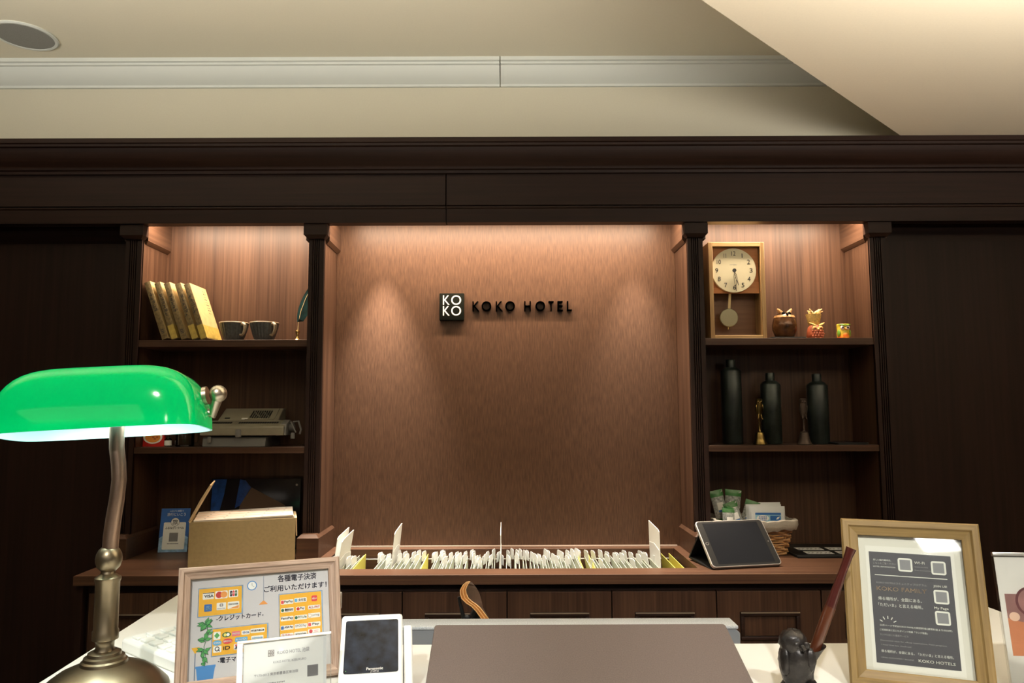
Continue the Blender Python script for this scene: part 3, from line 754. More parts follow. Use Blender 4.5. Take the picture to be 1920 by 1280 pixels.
for k in range(7):
    tt = thing('printed_sheet', ['lowest printed sheet of the pile in the cardboard box', 'second printed sheet up in the cardboard box', 'third printed sheet up in the cardboard box', 'middle printed sheet of the pile in the cardboard box', 'third printed sheet from the top in the cardboard box', 'second printed sheet from the top in the cardboard box', 'topmost cream sheet printed with small marks in the cardboard box'][k], 'paper',
               (0, 0, 0), 0, 'printed sheets in the box')
    loc = Vector((-1.032, 2.448, ZC)) + Matrix.Rotation(R(A), 3, 'Z') @ Vector((0.012 + 0.001*(k % 3), 0.008, 0.118 + 0.0052*k))
    tt.location = loc; tt.rotation_euler = (R(2.5), R(-1.2), R(A + (k % 3)*0.4))
    obj('sheet', G().box(0, bw-0.020, 0, bd-0.018, 0, 0.0045), 'print_sheet', tt)
    if k == 6:
        g = G()
        for a in range(5):
            for b in range(4):
                g.box(0.03+a*0.060+b*0.006, 0.036+a*0.060+b*0.006, 0.022+b*0.040, 0.026+b*0.040, 0.0045, 0.0048)
        obj('printed_mark', g, 'ink', tt)
        g = G()
        for a in range(3): g.box(0.0, bw-0.020, 0.045+a*0.042, 0.0462+a*0.042, 0.0045, 0.0048)
        obj('printed_line', g, 'orange', tt)
t = thing('smoked_panel', 'dark smoked acrylic panel with blue film behind the cardboard box', 'panel', (0, 2.80, ZC))
t.rotation_euler = (R(-6), 0, 0)
obj('sheet', G().box(-1.112, -0.775, 0, 0.004, 0, 0.258, 0.0008), 'smoke', t)
g = G(); g.prism([(-1.108, 0.256), (-1.055, 0.256), (-1.062, 0.200), (-1.075, 0.140), (-1.108, 0.140)], 'y', -0.001, 0); obj('blue_film', g, 'blue_film', t)
g = G(); g.prism([(-1.005, 0.256), (-0.985, 0.252), (-0.962, 0.226), (-1.000, 0.160), (-1.018, 0.150)], 'y', -0.001, 0); obj('blue_film', g, 'blue_film', t)
g = G(); g.prism([(-0.960, 0.226), (-0.830, 0.160), (-0.83, 0.0), (-1.02, 0.0), (-1.000, 0.160)], 'y', -0.0015, -0.0002); obj('brown_sheet', g, 'brown_sheet', t)
obj('screw', G().tube([(-0.790, -0.003, 0.235), (-0.790, 0.0, 0.235)], 0.004, 12), 'steel', t)

# ------------------------------------------------------------------ pendulum clock
t = thing('pendulum_clock', 'oak pendulum clock with round ivory dial on upper shelf', 'clock', (0.8515, 2.69, Z1))
W2, H = 0.103, 0.360
cd = 0.130
obj('side', G().box(-W2, -W2+0.015, 0, cd, 0, H), 'oak_v', t, bevel=0.001)
obj('side', G().box(W2-0.015, W2, 0, cd, 0, H), 'oak_v', t, bevel=0.001)
obj('top', G().box(-W2+0.015, W2-0.015, 0, cd, H-0.016, H), 'oak_h', t, bevel=0.001)
obj('bottom', G().box(-W2+0.015, W2-0.015, 0, cd, 0, 0.014), 'oak_h', t, bevel=0.001)
obj('back', G().box(-W2+0.015, W2-0.015, 0.075, 0.08, 0.014, H-0.016), 'clock_back', t)
obj('dial_board', G().box(-W2+0.016, W2-0.016, 0.022, 0.030, 0.172, H-0.017), 'cherry', t)
dz = 0.2555
dl = obj('dial', G().prism([(0.0825*math.cos(k*PI/36)-0.0085, dz+0.0825*math.sin(k*PI/36)) for k in range(72)], 'y', 0.008, 0.020), 'dial', t, bevel=0.001)
for h in range(1, 13):
    a = R(90 - 30*h)
    text(dl, str(h), -0.0085 + 0.0635*math.cos(a), 0.0079, dz + 0.0635*math.sin(a), 0.021, 'ink', rot=UP, name='numeral', width={1: 0.0028, 11: 0.0085, 10: 0.0155, 12: 0.0155}.get(h, 0.0105), height=0.0165)
text(dl, 'CITIZEN', -0.0105, 0.0079, dz+0.021, 0.005, 'ink_grey', rot=UP, width=0.026, ext=0.00005)
g = G(); g.prism([(-0.0085+0.007*math.cos(k*PI/8), dz-0.001+0.007*math.sin(k*PI/8)) for k in range(16)], 'y', 0.000, 0.004); obj('hand_cap', g, 'ink', t)
def hand(ang, ln, y, w):
    g = G(); d = Vector((math.sin(R(ang)), -math.cos(R(ang)))) ; n = Vector((d.y, -d.x)); c = Vector((-0.0085, dz))
    f = lambda a, b: tuple(c + d*a + n*b)
    for s_ in (-1, 1):
        g.prism([f(0.006, s_*0.0003), f(ln*0.28, s_*w), f(ln*0.72, s_*w*0.55), f(ln*0.72, s_*(w*0.55-0.0011)), f(ln*0.28, s_*(w-0.0014)), f(0.006, s_*-0.0004)], 'y', y, y+0.001)
    g.prism([f(ln*0.70, 0.0016), f(ln*0.70, -0.0016), f(ln, -0.0006), f(ln, 0.0006)], 'y', y, y+0.001)
    return g
obj('hour_hand', hand(15, 0.058, 0.005, 0.0044), 'ink', t)
obj('minute_hand', hand(4, 0.078, 0.003, 0.0048), 'ink', t)
pm = Matrix.Translation((-0.0175, 0.034, 0.178)) @ Matrix.Rotation(R(4.5), 4, 'Y')
pd = obj('pendulum', G().box(-0.0045, 0.0045, 0, 0.002, -0.075, 0.015), 'straw_pale', t, mtx=pm)
g = G(); g.prism([(0.034*math.cos(k*PI/28), -0.096+0.034*math.sin(k*PI/28)) for k in range(56)], 'y', -0.005, 0.005); obj('bob', g, 'bob', pd, bevel=0.002)
obj('bob_nut', G().lathe([(0, 0), (0.003, 0), (0.003, 0.009), (0, 0.009)], 12, (0, 0, -0.140)), 'gold', pd)
M['steel'].node_tree.nodes['Principled BSDF'].inputs['Anisotropic'].default_value = 0.6

# ------------------------------------------------------------------ owls on the upper right shelf
t = thing('owl_vase', 'brown glazed round owl vase on dark plinth beside the clock', 'figurine', (1.036, 2.735, Z1))
obj('plinth', G().box(-0.060, 0.064, -0.035, 0.035, 0, 0.009, 0.001), 'black', t)
obj('body', G().lathe([(0, 0.009), (0.030, 0.009), (0.036, 0.016), (0.0435, 0.038), (0.0440, 0.056), (0.040, 0.074), (0.033, 0.088), (0.026, 0.096), (0.021, 0.100), (0.014, 0.098), (0, 0.096)], 36), 'amber', t)
obj('collar', G().lathe([(0.0366, 0.081), (0.0376, 0.082), (0.0352, 0.088), (0.0330, 0.0905), (0.0315, 0.0895)], 36, mod=lambda a, z: 0.03*math.sin(9*a)), 'ear_tan', t)
for s_ in (-1, 1):
    obj('ear', G().tube([(s_*0.008, -0.008, 0.098), (s_*0.017, -0.008, 0.103), (s_*0.024, -0.007, 0.112), (s_*0.026, -0.004, 0.116)], [0.006, 0.008, 0.005, 0.002], 10), 'ear_tan', t)
    obj('eye', G().ball((s_*0.0105, -0.0225, 0.0955), 0.0072, 14, 8, sy=0.6), 'letter_black', t)
obj('beak', G().tube([(0, -0.026, 0.096), (0, -0.034, 0.090), (0, -0.034, 0.084)], [0.004, 0.004, 0.001], 8), 'letter_black', t)
t = thing('owl_planter', 'red clay owl with woven straw bundle on its head', 'figurine', (1.149, 2.735, Z1))
obj('body', G().lathe([(0, 0), (0.024, 0), (0.029, 0.006), (0.0305, 0.020), (0.028, 0.036), (0.024, 0.048), (0.015, 0.056), (0, 0.058)], 32), 'terracotta', t)
g = G()
for r_ in range(3):
    for k in range(-2, 3):
        a = -PI/2 + k*0.32 + (0.16 if r_ % 2 else 0); z = 0.012 + r_*0.009; rr_ = 0.0305
        g.ball((rr_*math.cos(a), rr_*math.sin(a), z), 0.0040, 8, 6, sy=0.45)
obj('feather_scales', g, 'terracotta', t)
for s_ in (-1, 1):
    obj('eye', G().ball((s_*0.011, -0.024, 0.041), 0.0090, 16, 8, sy=0.45), 'straw', t)
    obj('pupil', G().ball((s_*0.011, -0.0285, 0.041), 0.0045, 12, 6, sy=0.4), 'terracotta', t)
    obj('ear', G().tube([(s_*0.006, -0.022, 0.050), (s_*0.018, -0.022, 0.056), (s_*0.028, -0.018, 0.062)], [0.004, 0.0045, 0.001], 8), 'straw', t)
    obj('foot', G().ball((s_*0.008, -0.026, 0.003), 0.005, 10, 6), 'terracotta', t)
obj('beak', G().tube([(0, -0.026, 0.042), (0, -0.031, 0.036), (0, -0.029, 0.031)], [0.003, 0.003, 0.0008], 8), 'straw', t)
obj('straw_pot', G().lathe([(0, 0.052), (0.016, 0.052), (0.020, 0.060), (0.0245, 0.085), (0.0265, 0.096), (0.021, 0.096), (0, 0.090)], 28, (-0.003, 0.002, 0), mod=lambda a, z: 0.06*math.sin(11*a + z*300)), 'straw', t)
g = G(); rw = random.Random(5)
for k in range(16):
    a = rw.uniform(0, 2*PI); r0 = rw.uniform(0, 0.020); h = rw.uniform(0.012, 0.026)
    c = Vector((-0.003 + r0*math.cos(a), 0.002 + r0*math.sin(a), 0.093)); d = Vector((math.cos(a)*0.010, math.sin(a)*0.010, h))
    g.tube([c, c + d*0.6, c + d + Vector((d.x*0.6, d.y*0.6, -0.003))], [0.0042, 0.0038, 0.0015], 6)
obj('straw_tuft', g, 'straw_pale', t)
t = thing('owl_charm', 'small yellow painted owl on a red cloth', 'figurine', (1.2505, 2.73, Z1))
obj('cloth', G().box(-0.034, 0.036, -0.030, 0.030, 0, 0.0015), 'red_bright', t)
obj('body', G().lathe([(0, 0.0015), (0.018, 0.0015), (0.0215, 0.010), (0.022, 0.024), (0.0205, 0.034), (0.021, 0.046), (0.0225, 0.055), (0.021, 0.057), (0, 0.056)], 28), 'yellow_paint', t)
for s_ in (-1, 1):
    obj('eye', G().ball((s_*0.0095, -0.018, 0.043), 0.0080, 14, 8, sy=0.5), 'print_white', t)
    obj('pupil', G().ball((s_*0.0095, -0.0215, 0.043), 0.0038, 10, 6, sy=0.5), 'ink', t)
    obj('brow', G().tube([(0, -0.0225, 0.049), (s_*0.010, -0.0215, 0.053), (s_*0.022, -0.014, 0.055)], [0.0015, 0.002, 0.001], 6), 'green_paint', t)
    obj('wing', G().ball((s_*0.0195, -0.008, 0.022), 0.010, 12, 8, sx=0.45, sz=1.5), 'green_paint', t)
obj('beak', G().tube([(0, -0.021, 0.043), (0, -0.026, 0.038), (0, -0.022, 0.034)], [0.002, 0.0025, 0.0006], 8), 'orange', t)
obj('belly', G().ball((0, -0.0135, 0.017), 0.0125, 14, 8, sy=0.8), 'orange', t)

# ------------------------------------------------------------------ bottles, bells, dark tablet
def bottle(x, h, r, y, m, label):
    t = thing('bottle', label, 'bottle', (x, y, Z2), 0, 'dark metal bottles')
    zs = h - 0.040
    obj('body', G().lathe([(0, 0), (r-0.002, 0), (r, 0.003), (r, zs-0.004), (r-0.0035, zs+0.001), (r*0.72, zs+0.007), (r*0.52, zs+0.011), (0, zs+0.011)], 40), m, t)
    obj('cap', G().lathe([(0, zs+0.0105), (r*0.46, zs+0.0105), (r*0.46, h-0.002), (r*0.43, h), (0, h)], 28), m, t)
bottle(0.838, 0.312, 0.0370, 2.76, 'bottle', 'tallest dark metal bottle, beside the niche pilaster')
bottle(0.9855, 0.262, 0.0360, 2.765, 'bottle_patina', 'shorter bottle with mottled rusty patina between the two bells')
bottle(1.1595, 0.258, 0.0375, 2.765, 'bottle', 'shorter smooth dark bottle beside the dull bell')
def bell(x, y, m, label):
    t = thing('hand_bell', label, 'bell', (x, y, Z2), 0, 'owl-handled bells')
    obj('bell', G().lathe([(0.026, 0.0), (0.0265, 0.002), (0.022, 0.010), (0.018, 0.022), (0.0165, 0.036), (0.0135, 0.044), (0.006, 0.047), (0, 0.048), (0, 0.045), (0.012, 0.041), (0.015, 0.030), (0.017, 0.020), (0.021, 0.008), (0.0245, 0.0)], 32), m, t)
    obj('handle', G().lathe([(0, 0.046), (0.006, 0.047), (0.0035, 0.052), (0.0035, 0.088), (0.005, 0.092), (0, 0.094)], 16), m, t)
    ow = obj('owl_finial', G().lathe([(0, 0.094), (0.006, 0.094), (0.009, 0.104), (0.0125, 0.124), (0.0120, 0.142), (0.0115, 0.152), (0.0125, 0.162), (0.009, 0.166), (0, 0.165)], 20, sy=0.9), m, t)
    for s_ in (-1, 1):
        obj('eye', G().ball((s_*0.005, -0.0095, 0.154), 0.0042, 10, 6, sy=0.5), m, ow)
        obj('leg', G().tube([(s_*0.005, -0.006, 0.108), (s_*0.006, -0.009, 0.096), (s_*0.009, -0.012, 0.091)], [0.003, 0.0025, 0.002], 8), m, ow)
        obj('wing', G().ball((s_*0.0115, -0.001, 0.130), 0.008, 10, 8, sx=0.4, sz=2.2), m, ow)
    obj('beak', G().tube([(0, -0.010, 0.153), (0, -0.013, 0.148)], [0.002, 0.0006], 6), m, ow)
bell(0.9155, 2.692, 'bell', 'shiny brass hand bell with owl handle before the mottled bottle')
bell(1.0755, 2.692, 'bell_dull', 'dull bronze hand bell with owl handle before the smooth bottle')
t = thing('dark_tablet', 'black flat tablet lying beside the last bottle', 'tablet', (1.185, 2.668, Z2), R(4))
obj('slab', G().rrect(0, 0.118, 0, 0.165, 0, 0.007, 0.008), 'black', t)
obj('glass_face', G().rrect(0.004, 0.114, 0.004, 0.161, 0.007, 0.0074, 0.006), 'screen', t)

# ------------------------------------------------------------------ tablet on the back counter
t = thing('tablet', 'black glass tablet propped on its folded cover on back counter', 'tablet', mtx=board_mtx((0.656, 2.412, ZC + 0.0088), 12, 44))
obj('case', G().rrect(0, 0.246, 0, 0.176, -0.010, 0, 0.013, 6), 'alu', t, bevel=0.001)
obj('screen', G().rrect(0.003, 0.243, 0.003, 0.173, 0.0, 0.0007, 0.011, 6), 'black', t)
obj('display', G().box(0.024, 0.224, 0.010, 0.166, 0.0007, 0.0010), 'tablet_screen', t)
hb = obj('home_button', G().disc((0.0135, 0.088), 0.0052, 0.0007, 0.0011), 'alu', t)
obj('home_button_face', G().disc((0.0135, 0.088), 0.0044, 0.0011, 0.0013), 'black', hb)
obj('camera_lens', G().disc((0.2335, 0.088), 0.0016, 0.0007, 0.0011, 12), 'alu', t)
obj('folded_cover', G().prism([(-0.012, 0.0), (-0.014, 0.0), (-0.125, 0.118), (-0.123, 0.122), (-0.0115, 0.130), (-0.0115, 0.126), (-0.115, 0.117)], 'x', 0.0, 0.240), 'black', t,
    mtx=Matrix(((1, 0, 0, 0), (0, 0, 1, 0), (0, 1, 0, 0), (0, 0, 0, 1))))

# ------------------------------------------------------------------ basket and what it holds
BX, BY = 0.875, 2.715
t = thing('wicker_basket', 'rectangular wicker basket with grey linen lining behind the tablet', 'basket', (BX, BY, ZC))
def rr_path(hx, hy, r, n=48):
    pts = []
    segs = [(hx-r, -hy+r, -90), (hx-r, hy-r, 0), (-hx+r, hy-r, 90), (-hx+r, -hy+r, 180)]
    raw = []
    for cx, cy, a in segs:
        for k in range(7):
            q = R(a + 15*k); raw.append(Vector((cx + r*math.cos(q), cy + r*math.sin(q))))
    raw.append(raw[0]); L = [0]
    for a, b in zip(raw, raw[1:]): L.append(L[-1] + (b-a).length)
    for i in range(n):
        d = L[-1]*i/n; j = max(k for k in range(len(L)) if L[k] <= d + 1e-9); j = min(j, len(raw)-2)
        u = (d - L[j])/max(1e-9, L[j+1]-L[j]); pts.append(raw[j].lerp(raw[j+1], u))
    return pts
NS = 48
for k in range(12):
    u = k/11; z = 0.006 + 0.090*u; hx = 0.110 + 0.018*u; hy = 0.066 + 0.012*u
    pp = rr_path(hx, hy, 0.022, NS)
    pts = [Vector((p.x*(1 + 0.022*(-1)**(i//2 + k)), p.y*(1 + 0.03*(-1)**(i//2 + k)), z + 0.0018*math.sin(i*1.7 + k*2))) for i, p in enumerate(pp)]
    obj('wicker_strand', G().tube(pts, 0.0042, 6, closed=True), 'wicker', t)
for i in range(0, NS, 4):
    p0 = rr_path(0.110, 0.066, 0.022, NS)[i]; p1 = rr_path(0.130, 0.079, 0.022, NS)[i]
    obj('stake', G().tube([(p0.x, p0.y, 0.002), (p1.x, p1.y, 0.104)], 0.0028, 6), 'wicker', t)
obj('basket_floor', G().prism([(p.x, p.y) for p in rr_path(0.108, 0.064, 0.022, NS)], 'z', 0.002, 0.008), 'wicker', t)
rings = []
for (z, e, wv) in ((0.012, -0.006, 0), (0.060, -0.003, 0), (0.112, 0.000, 0), (0.124, 0.006, 1), (0.122, 0.014, 1), (0.108, 0.017, 1), (0.090, 0.015, 1.6), (0.088, 0.013, 1.6), (0.106, 0.014, 1), (0.119, 0.010, 1), (0.119, 0.004, 1), (0.110, -0.003, 0), (0.060, -0.006, 0), (0.014, -0.009, 0)):
    hx = 0.110 + 0.018*z/0.1 + e; hy = 0.066 + 0.012*z/0.1 + e
    rings.append([Vector((p.x, p.y, z + 0.003*wv*math.sin(i*0.55) + 0.0016*wv*math.sin(i*2.1))) for i, p in enumerate(rr_path(hx, hy, 0.024, 72))])
obj('linen_lining', G().loft(rings, caps=False), 'linen', t, smooth=60)

def packet(loc, rot, w, h, label, top=0.2):
    t = thing('snack_packet', label, 'packet', loc, 0, 'green and silver packets in the basket'); t.rotation_euler = rot
    rings = []
    for k in range(9):
        u = k/8; th = 0.010*math.sin(PI*u)**0.6 + 0.0006; ww = w/2*(1 - 0.06*math.sin(PI*u))
        rings.append([Vector((-ww, 0, h*u)), Vector((-ww*0.5, -th, h*u)), Vector((ww*0.5, -th, h*u)), Vector((ww, 0, h*u)), Vector((ww*0.5, th, h*u)), Vector((-ww*0.5, th, h*u))])
    obj('film', G().loft(rings), 'pack_clear', t, smooth=60)
    def band(u0, u1, m, nm, sc=1.03, xr=1.0):
        rg = []
        for k in range(4):
            u = u0 + (u1-u0)*k/3; th = (0.010*math.sin(PI*u)**0.6 + 0.0006)*sc + 0.0004; ww = w/2*(1 - 0.06*math.sin(PI*u))*1.01*xr
            rg.append([Vector((-ww, -0.0002 if xr < 1 else 0, h*u)), Vector((-ww*0.5, -th, h*u)), Vector((ww*0.5, -th, h*u)), Vector((ww, -0.0002 if xr < 1 else 0, h*u)), Vector((ww*0.5, th if xr == 1 else -th*0.5, h*u)), Vector((-ww*0.5, th if xr == 1 else -th*0.5, h*u))])
        obj(nm, G().loft(rg), m, t, smooth=60)
    band(1-top, 1.0, 'pack_green', 'top_seal'); band(0.0, 0.14, 'pack_green', 'bottom_seal')
    band(0.40, 0.62, 'print_white', 'label', 1.06, 0.86); band(0.34, 0.39, 'blue', 'label_band', 1.06, 0.86)
packet((0.790, 2.745, 0.985), (R(-8), R(-10), R(10)), 0.052, 0.118, 'green topped packet leaning at the basket end by the pilaster')
packet((0.822, 2.755, 0.990), (R(-4), R(6), R(-6)), 0.058, 0.112, 'tallest green packet with white label standing in the basket')
packet((0.836, 2.705, 0.962), (R(-10), R(-16), R(8)), 0.054, 0.105, 'front silver packet tilted in the basket before the tall one')
packet((0.862, 2.725, 0.965), (R(-6), R(18), R(-10)), 0.052, 0.105, 'silver packet with dark green top next to the white pouches')
packet((0.796, 2.695, 0.955), (R(-10), R(3), R(0)), 0.050, 0.090, 'low green packet half sunk in the basket lining')
def pouch(loc, rz, label, mk):
    t = thing('wipes_pouch', label, 'pouch', loc, rz, 'white pouches in the basket'); t.rotation_euler = (R(-5), 0, rz)
    rings = []
    for k in range(9):
        u = k/8; th = 0.008*min(1, math.sin(PI*u)*2.2)**0.7 + 0.0008; w = 0.0635
        rings.append([Vector((-w, 0, 0.1*u)), Vector((-w*0.9, -th, 0.1*u)), Vector((w*0.9, -th, 0.1*u)), Vector((w, 0, 0.1*u)), Vector((w*0.9, th, 0.1*u)), Vector((-w*0.9, th, 0.1*u))])
    obj('film', G().loft(rings), 'pack_white', t, smooth=50)
    if mk:
        f = Matrix.Translation((0, -0.0092, 0)) @ Matrix.Rotation(PI/2, 4, 'X')
        obj('label_panel', G().box(-0.044, 0.046, 0.044, 0.076, 0, 0.0004), 'cyan', t, mtx=f)
        obj('label_band', G().box(-0.044, 0.046, 0.070, 0.077, 0.0004, 0.0008), 'blue', t, mtx=f)
        obj('label_block', G().box(0.008, 0.044, 0.050, 0.067, 0.0004, 0.0008), 'blue', t, mtx=f)
        obj('wipe_picture', G().prism([(0.028, 0.054), (0.036, 0.055), (0.042, 0.064), (0.033, 0.062)], 'z', 0.0008, 0.0011), 'print_white', t, mtx=f)
        obj('label_oval', G().disc((-0.018, 0.058), 0.022, 0.0004, 0.0007, 20, rx=0.011), 'print_white', t, mtx=f)
        g = G()
        for r_ in range(3):
            for k in range(5): g.box(-0.034+k*0.006+r_*0.001, -0.030+k*0.006+r_*0.001, 0.050+r_*0.0055, 0.053+r_*0.0055, 0.0007, 0.0010)
        obj('small_print', g, 'blue', t, mtx=f)
pouch((0.932, 2.690, 0.950), R(-3), 'white pouch with blue label at the front of the basket', True)
pouch((0.928, 2.712, 0.954), R(-1), 'plain white pouch behind the blue-labelled one in the basket', False)
pouch((0.936, 2.736, 0.958), R(2), 'rearmost white pouch in the basket', False)

t = thing('display_tray', 'low black tray with pale printed strips on the back counter', 'tray', (1.00, 2.60, ZC))
obj('tray', G().box(0, 0.262, 0, 0.235, 0, 0.008, 0.001), 'black', t)
for r_ in range(2):
    for c_ in range(2):
        x0, y0 = 0.050 + c_*0.112 , 0.035 + r_*0.075
        x0 -= 0.004*r_
        sname = obj('label_strip', G().box(x0, x0+0.092, y0, y0+0.048, 0.008, 0.0085), 'card_tab', t)
        g = G()
        for k in range(3):
            for q in range(4):
                g.box(x0+0.004+k*0.030+q*0.0065, x0+0.008+k*0.030+q*0.0065, y0+0.010+(q % 2)*0.008, y0+0.020+(q % 2)*0.010, 0.0085, 0.0087)
        obj('small_print', g, 'ink_grey', sname)

# ------------------------------------------------------------------ reception counter
rc = thing('reception_counter', 'white topped reception counter with wings and dark wood front', 'counter')
def arc(cx, cy, r, a0, a1, n=6): return [(cx + r*math.cos(R(a0 + (a1-a0)*k/n)), cy + r*math.sin(R(a0 + (a1-a0)*k/n))) for k in range(n+1)]
top = [(-0.655, 0.62), (-0.712, 1.66), (-0.36, 1.66), (-0.36, 1.29), (0.70, 1.29), (0.70, 1.56)] + arc(0.90, 1.50, 0.06, 90, 0) + [(0.98, 0.62)]
obj('countertop', G().prism(top, 'z', 0.965, 1.0), 'counter', rc, bevel=0.002)
obj('front_panel', G().box(-0.62, 0.94, 0.68, 0.72, 0, 0.965), 'dark_v', rc)
obj('side_panel', G().box(-0.64, -0.60, 0.72, 1.60, 0, 0.965), 'dark_v', rc)
obj('side_panel', G().box(0.88, 0.92, 0.72, 1.52, 0, 0.965), 'dark_v', rc)
obj('desk_surface', G().box(-0.60, 0.88, 0.72, 1.62, 0.70, 0.73), 'counter', rc)

# ------------------------------------------------------------------ monitor behind the counter
t = thing('monitor', 'grey computer monitor seen over the far edge of the counter', 'monitor', (0.11, 1.375, 0.73))
obj('back_housing', G().prism([(-0.308, 0.0), (0.308, 0.0), (0.310, 0.262), (0.300, 0.272), (-0.300, 0.272), (-0.310, 0.262)], 'y', 0.0, 0.030), 'monitor', t, bevel=0.002)
obj('top_bezel', G().box(-0.306, 0.306, -0.002, 0.050, 0.270, 0.276, 0.0015), 'monitor_top', t)
obj('front_bezel', G().box(-0.308, 0.308, 0.030, 0.048, 0.0, 0.269), 'monitor', t)
obj('screen', G().box(-0.296, 0.296, 0.048, 0.050, 0.012, 0.258), 'screen', t)
obj('base', G().box(-0.11, 0.11, -0.06, 0.10, 0.0, 0.010, 0.003), 'monitor', t)
t.location.z = 0.7295

# ------------------------------------------------------------------ chair behind the desk
def at(px, py, Y):
    v = cam.matrix_world.to_3x3() @ Vector(((px - 960 + 0.0057*1920)/1386.67, -(py - 640)/1386.67, -1))
    return Vector((0, 0, 1.39)) + v * (Y / v.y)
CY = 1.78
zc = lambda x, y, Y=CY: at(840 + x/11.64, 1070 + y/11.64, Y)
t = thing('office_chair', 'bent plywood chair with brown leather back behind the monitor', 'chair', (-0.10, CY + 0.12, 0))
inv = Vector((-0.10, CY + 0.12, 0))
near_out = [(470, 233), (405, 245), (330, 310), (268, 420), (268, 500), (300, 600), (400, 700), (510, 768), (620, 885), (730, 1040), (830, 1200)]
near_in = [(484, 232), (448, 270), (412, 330), (385, 410), (398, 490), (440, 590), (520, 665), (620, 730), (705, 810), (885, 1045), (985, 1200)]
far_in = [(490, 234), (530, 255), (585, 320), (640, 400), (690, 500), (715, 580), (740, 680), (752, 740), (765, 800), (905, 1055), (1000, 1210)]
rings = []
for a, b, c in zip(near_out, near_in, far_in):
    pf = zc(*c, CY + 0.11) - inv; pn = zc(*b) - inv; po = zc(*a) - inv
    rings.append([po, pn, pf, pf + (po - pn)*0.5 + Vector((-0.004, 0.006, -0.002))])
V = G(); V.loft(rings)
V.bm.faces.ensure_lookup_table()
for i, f in enumerate(V.bm.faces): f.material_index = {0: 0, 1: 1, 2: 0, 3: 0}.get(i % 4, 0) if i < 40 else 0
obj('backrest', V, ['ply_o', 'leather'], t, smooth=60)
for fr in (0.0, 0.5, 1.0):
    pts = []
    for a, b in zip(near_out, near_in):
        p = (zc(*a, CY - 0.0008) - inv).lerp(zc(*b, CY - 0.0008) - inv, fr); pts.append(p)
    obj('ply_layer', G().tube(pts, 0.0011, 6), 'ply_l', t)
def loc_(x, y, Y): return zc(x, y, Y) - inv
obj('bracket', G().tube([loc_(235, 565, CY+0.03), loc_(262, 700, CY+0.03), loc_(300, 850, CY+0.03), loc_(345, 1040, CY+0.03), loc_(400, 1200, CY+0.03)], [0.004, 0.004, 0.0045, 0.005, 0.005], 8), 'black', t)
obj('adjuster', G().ball(loc_(430, 1005, CY+0.03), 0.008, 12, 8, sx=1.4, sz=0.7), 'black', t)
obj('seat', G().rrect(-0.02, 0.40, -0.16, 0.26, 0.44, 0.50, 0.08), 'leather', t, bevel=0.012)
obj('seat_support', G().tube([(0.03, 0.02, 0.90), (-0.02, 0.03, 0.80), (0.0, 0.05, 0.62), (0.05, 0.05, 0.46), (0.18, 0.05, 0.435)], 0.014, 10), 'black', t)
obj('gas_lift', G().tube([(0.19, 0.05, 0.08), (0.19, 0.05, 0.44)], 0.022, 14), 'steel', t)
for k in range(5):
    a = 2*PI*k/5 + 0.3
    e = Vector((0.19 + 0.27*math.cos(a), 0.05 + 0.27*math.sin(a), 0.075))
    lg = obj('base_arm', G().tube([(0.19, 0.05, 0.10), e], [0.020, 0.014], 8), 'black', t)
    obj('caster', G().ball((e.x, e.y, 0.030), 0.030, 12, 8, sx=0.6), 'black', lg)

# ------------------------------------------------------------------ sloped brown board
t = thing('writing_board', 'brown leatherette sloped board lying on the white counter', 'board', (-0.113, 0.93, 1.0))
sl = math.atan2(0.33, 1)
obj('panel', G().rrect(0, 0.4525, 0, 0.165, -0.009, 0, 0.005), 'board', t, bevel=0.0015, mtx=Matrix.Translation((0, 0.103, 0.0085)) @ Matrix.Rotation(R(18.2), 4, 'X'))
obj('stand', G().prism([(0.130, 0.0), (0.250, 0.0), (0.250, 0.0455), (0.130, 0.0060)], 'x', 0.03, 0.42), 'black', t)

# ------------------------------------------------------------------ payment sign in greyed oak frame
def picture_frame(root, Wd, Ht, b, dep, mh, mv, lip, back):
    """four mitred rails with a stepped section, backing board"""
    def rail(pa, pb, inx, m):
        # section across the rail: outer edge, outer ridge, step, inner lip
        prof = [(0.0, 0.0), (0.0, dep*0.85), (b*0.10, dep), (b*0.42, dep), (b*0.52, dep*0.80), (b*0.94, dep*0.66), (b, dep*0.60), (b, 0.0)]
        g = G(); rings = []
        for (x, y, dx, dy) in (pa, pb):
            rings.append([Vector((x + dx*u, y + dy*u, w)) for (u, w) in prof])
        g.loft(rings); obj('rail', g, m, root, smooth=20)
    rail((0, Ht, 1, -1), (Wd, Ht, -1, -1), 0, mh); rail((0, 0, 1, 1), (Wd, 0, -1, 1), 0, mh)
    rail((0, 0, 1, 1), (0, Ht, 1, -1), 0, mv); rail((Wd, 0, -1, 1), (Wd, Ht, -1, -1), 0, mv)
    obj('backing', G().box(b*0.5, Wd-b*0.5, b*0.5, Ht-b*0.5, -0.001, 0.003), back, root)

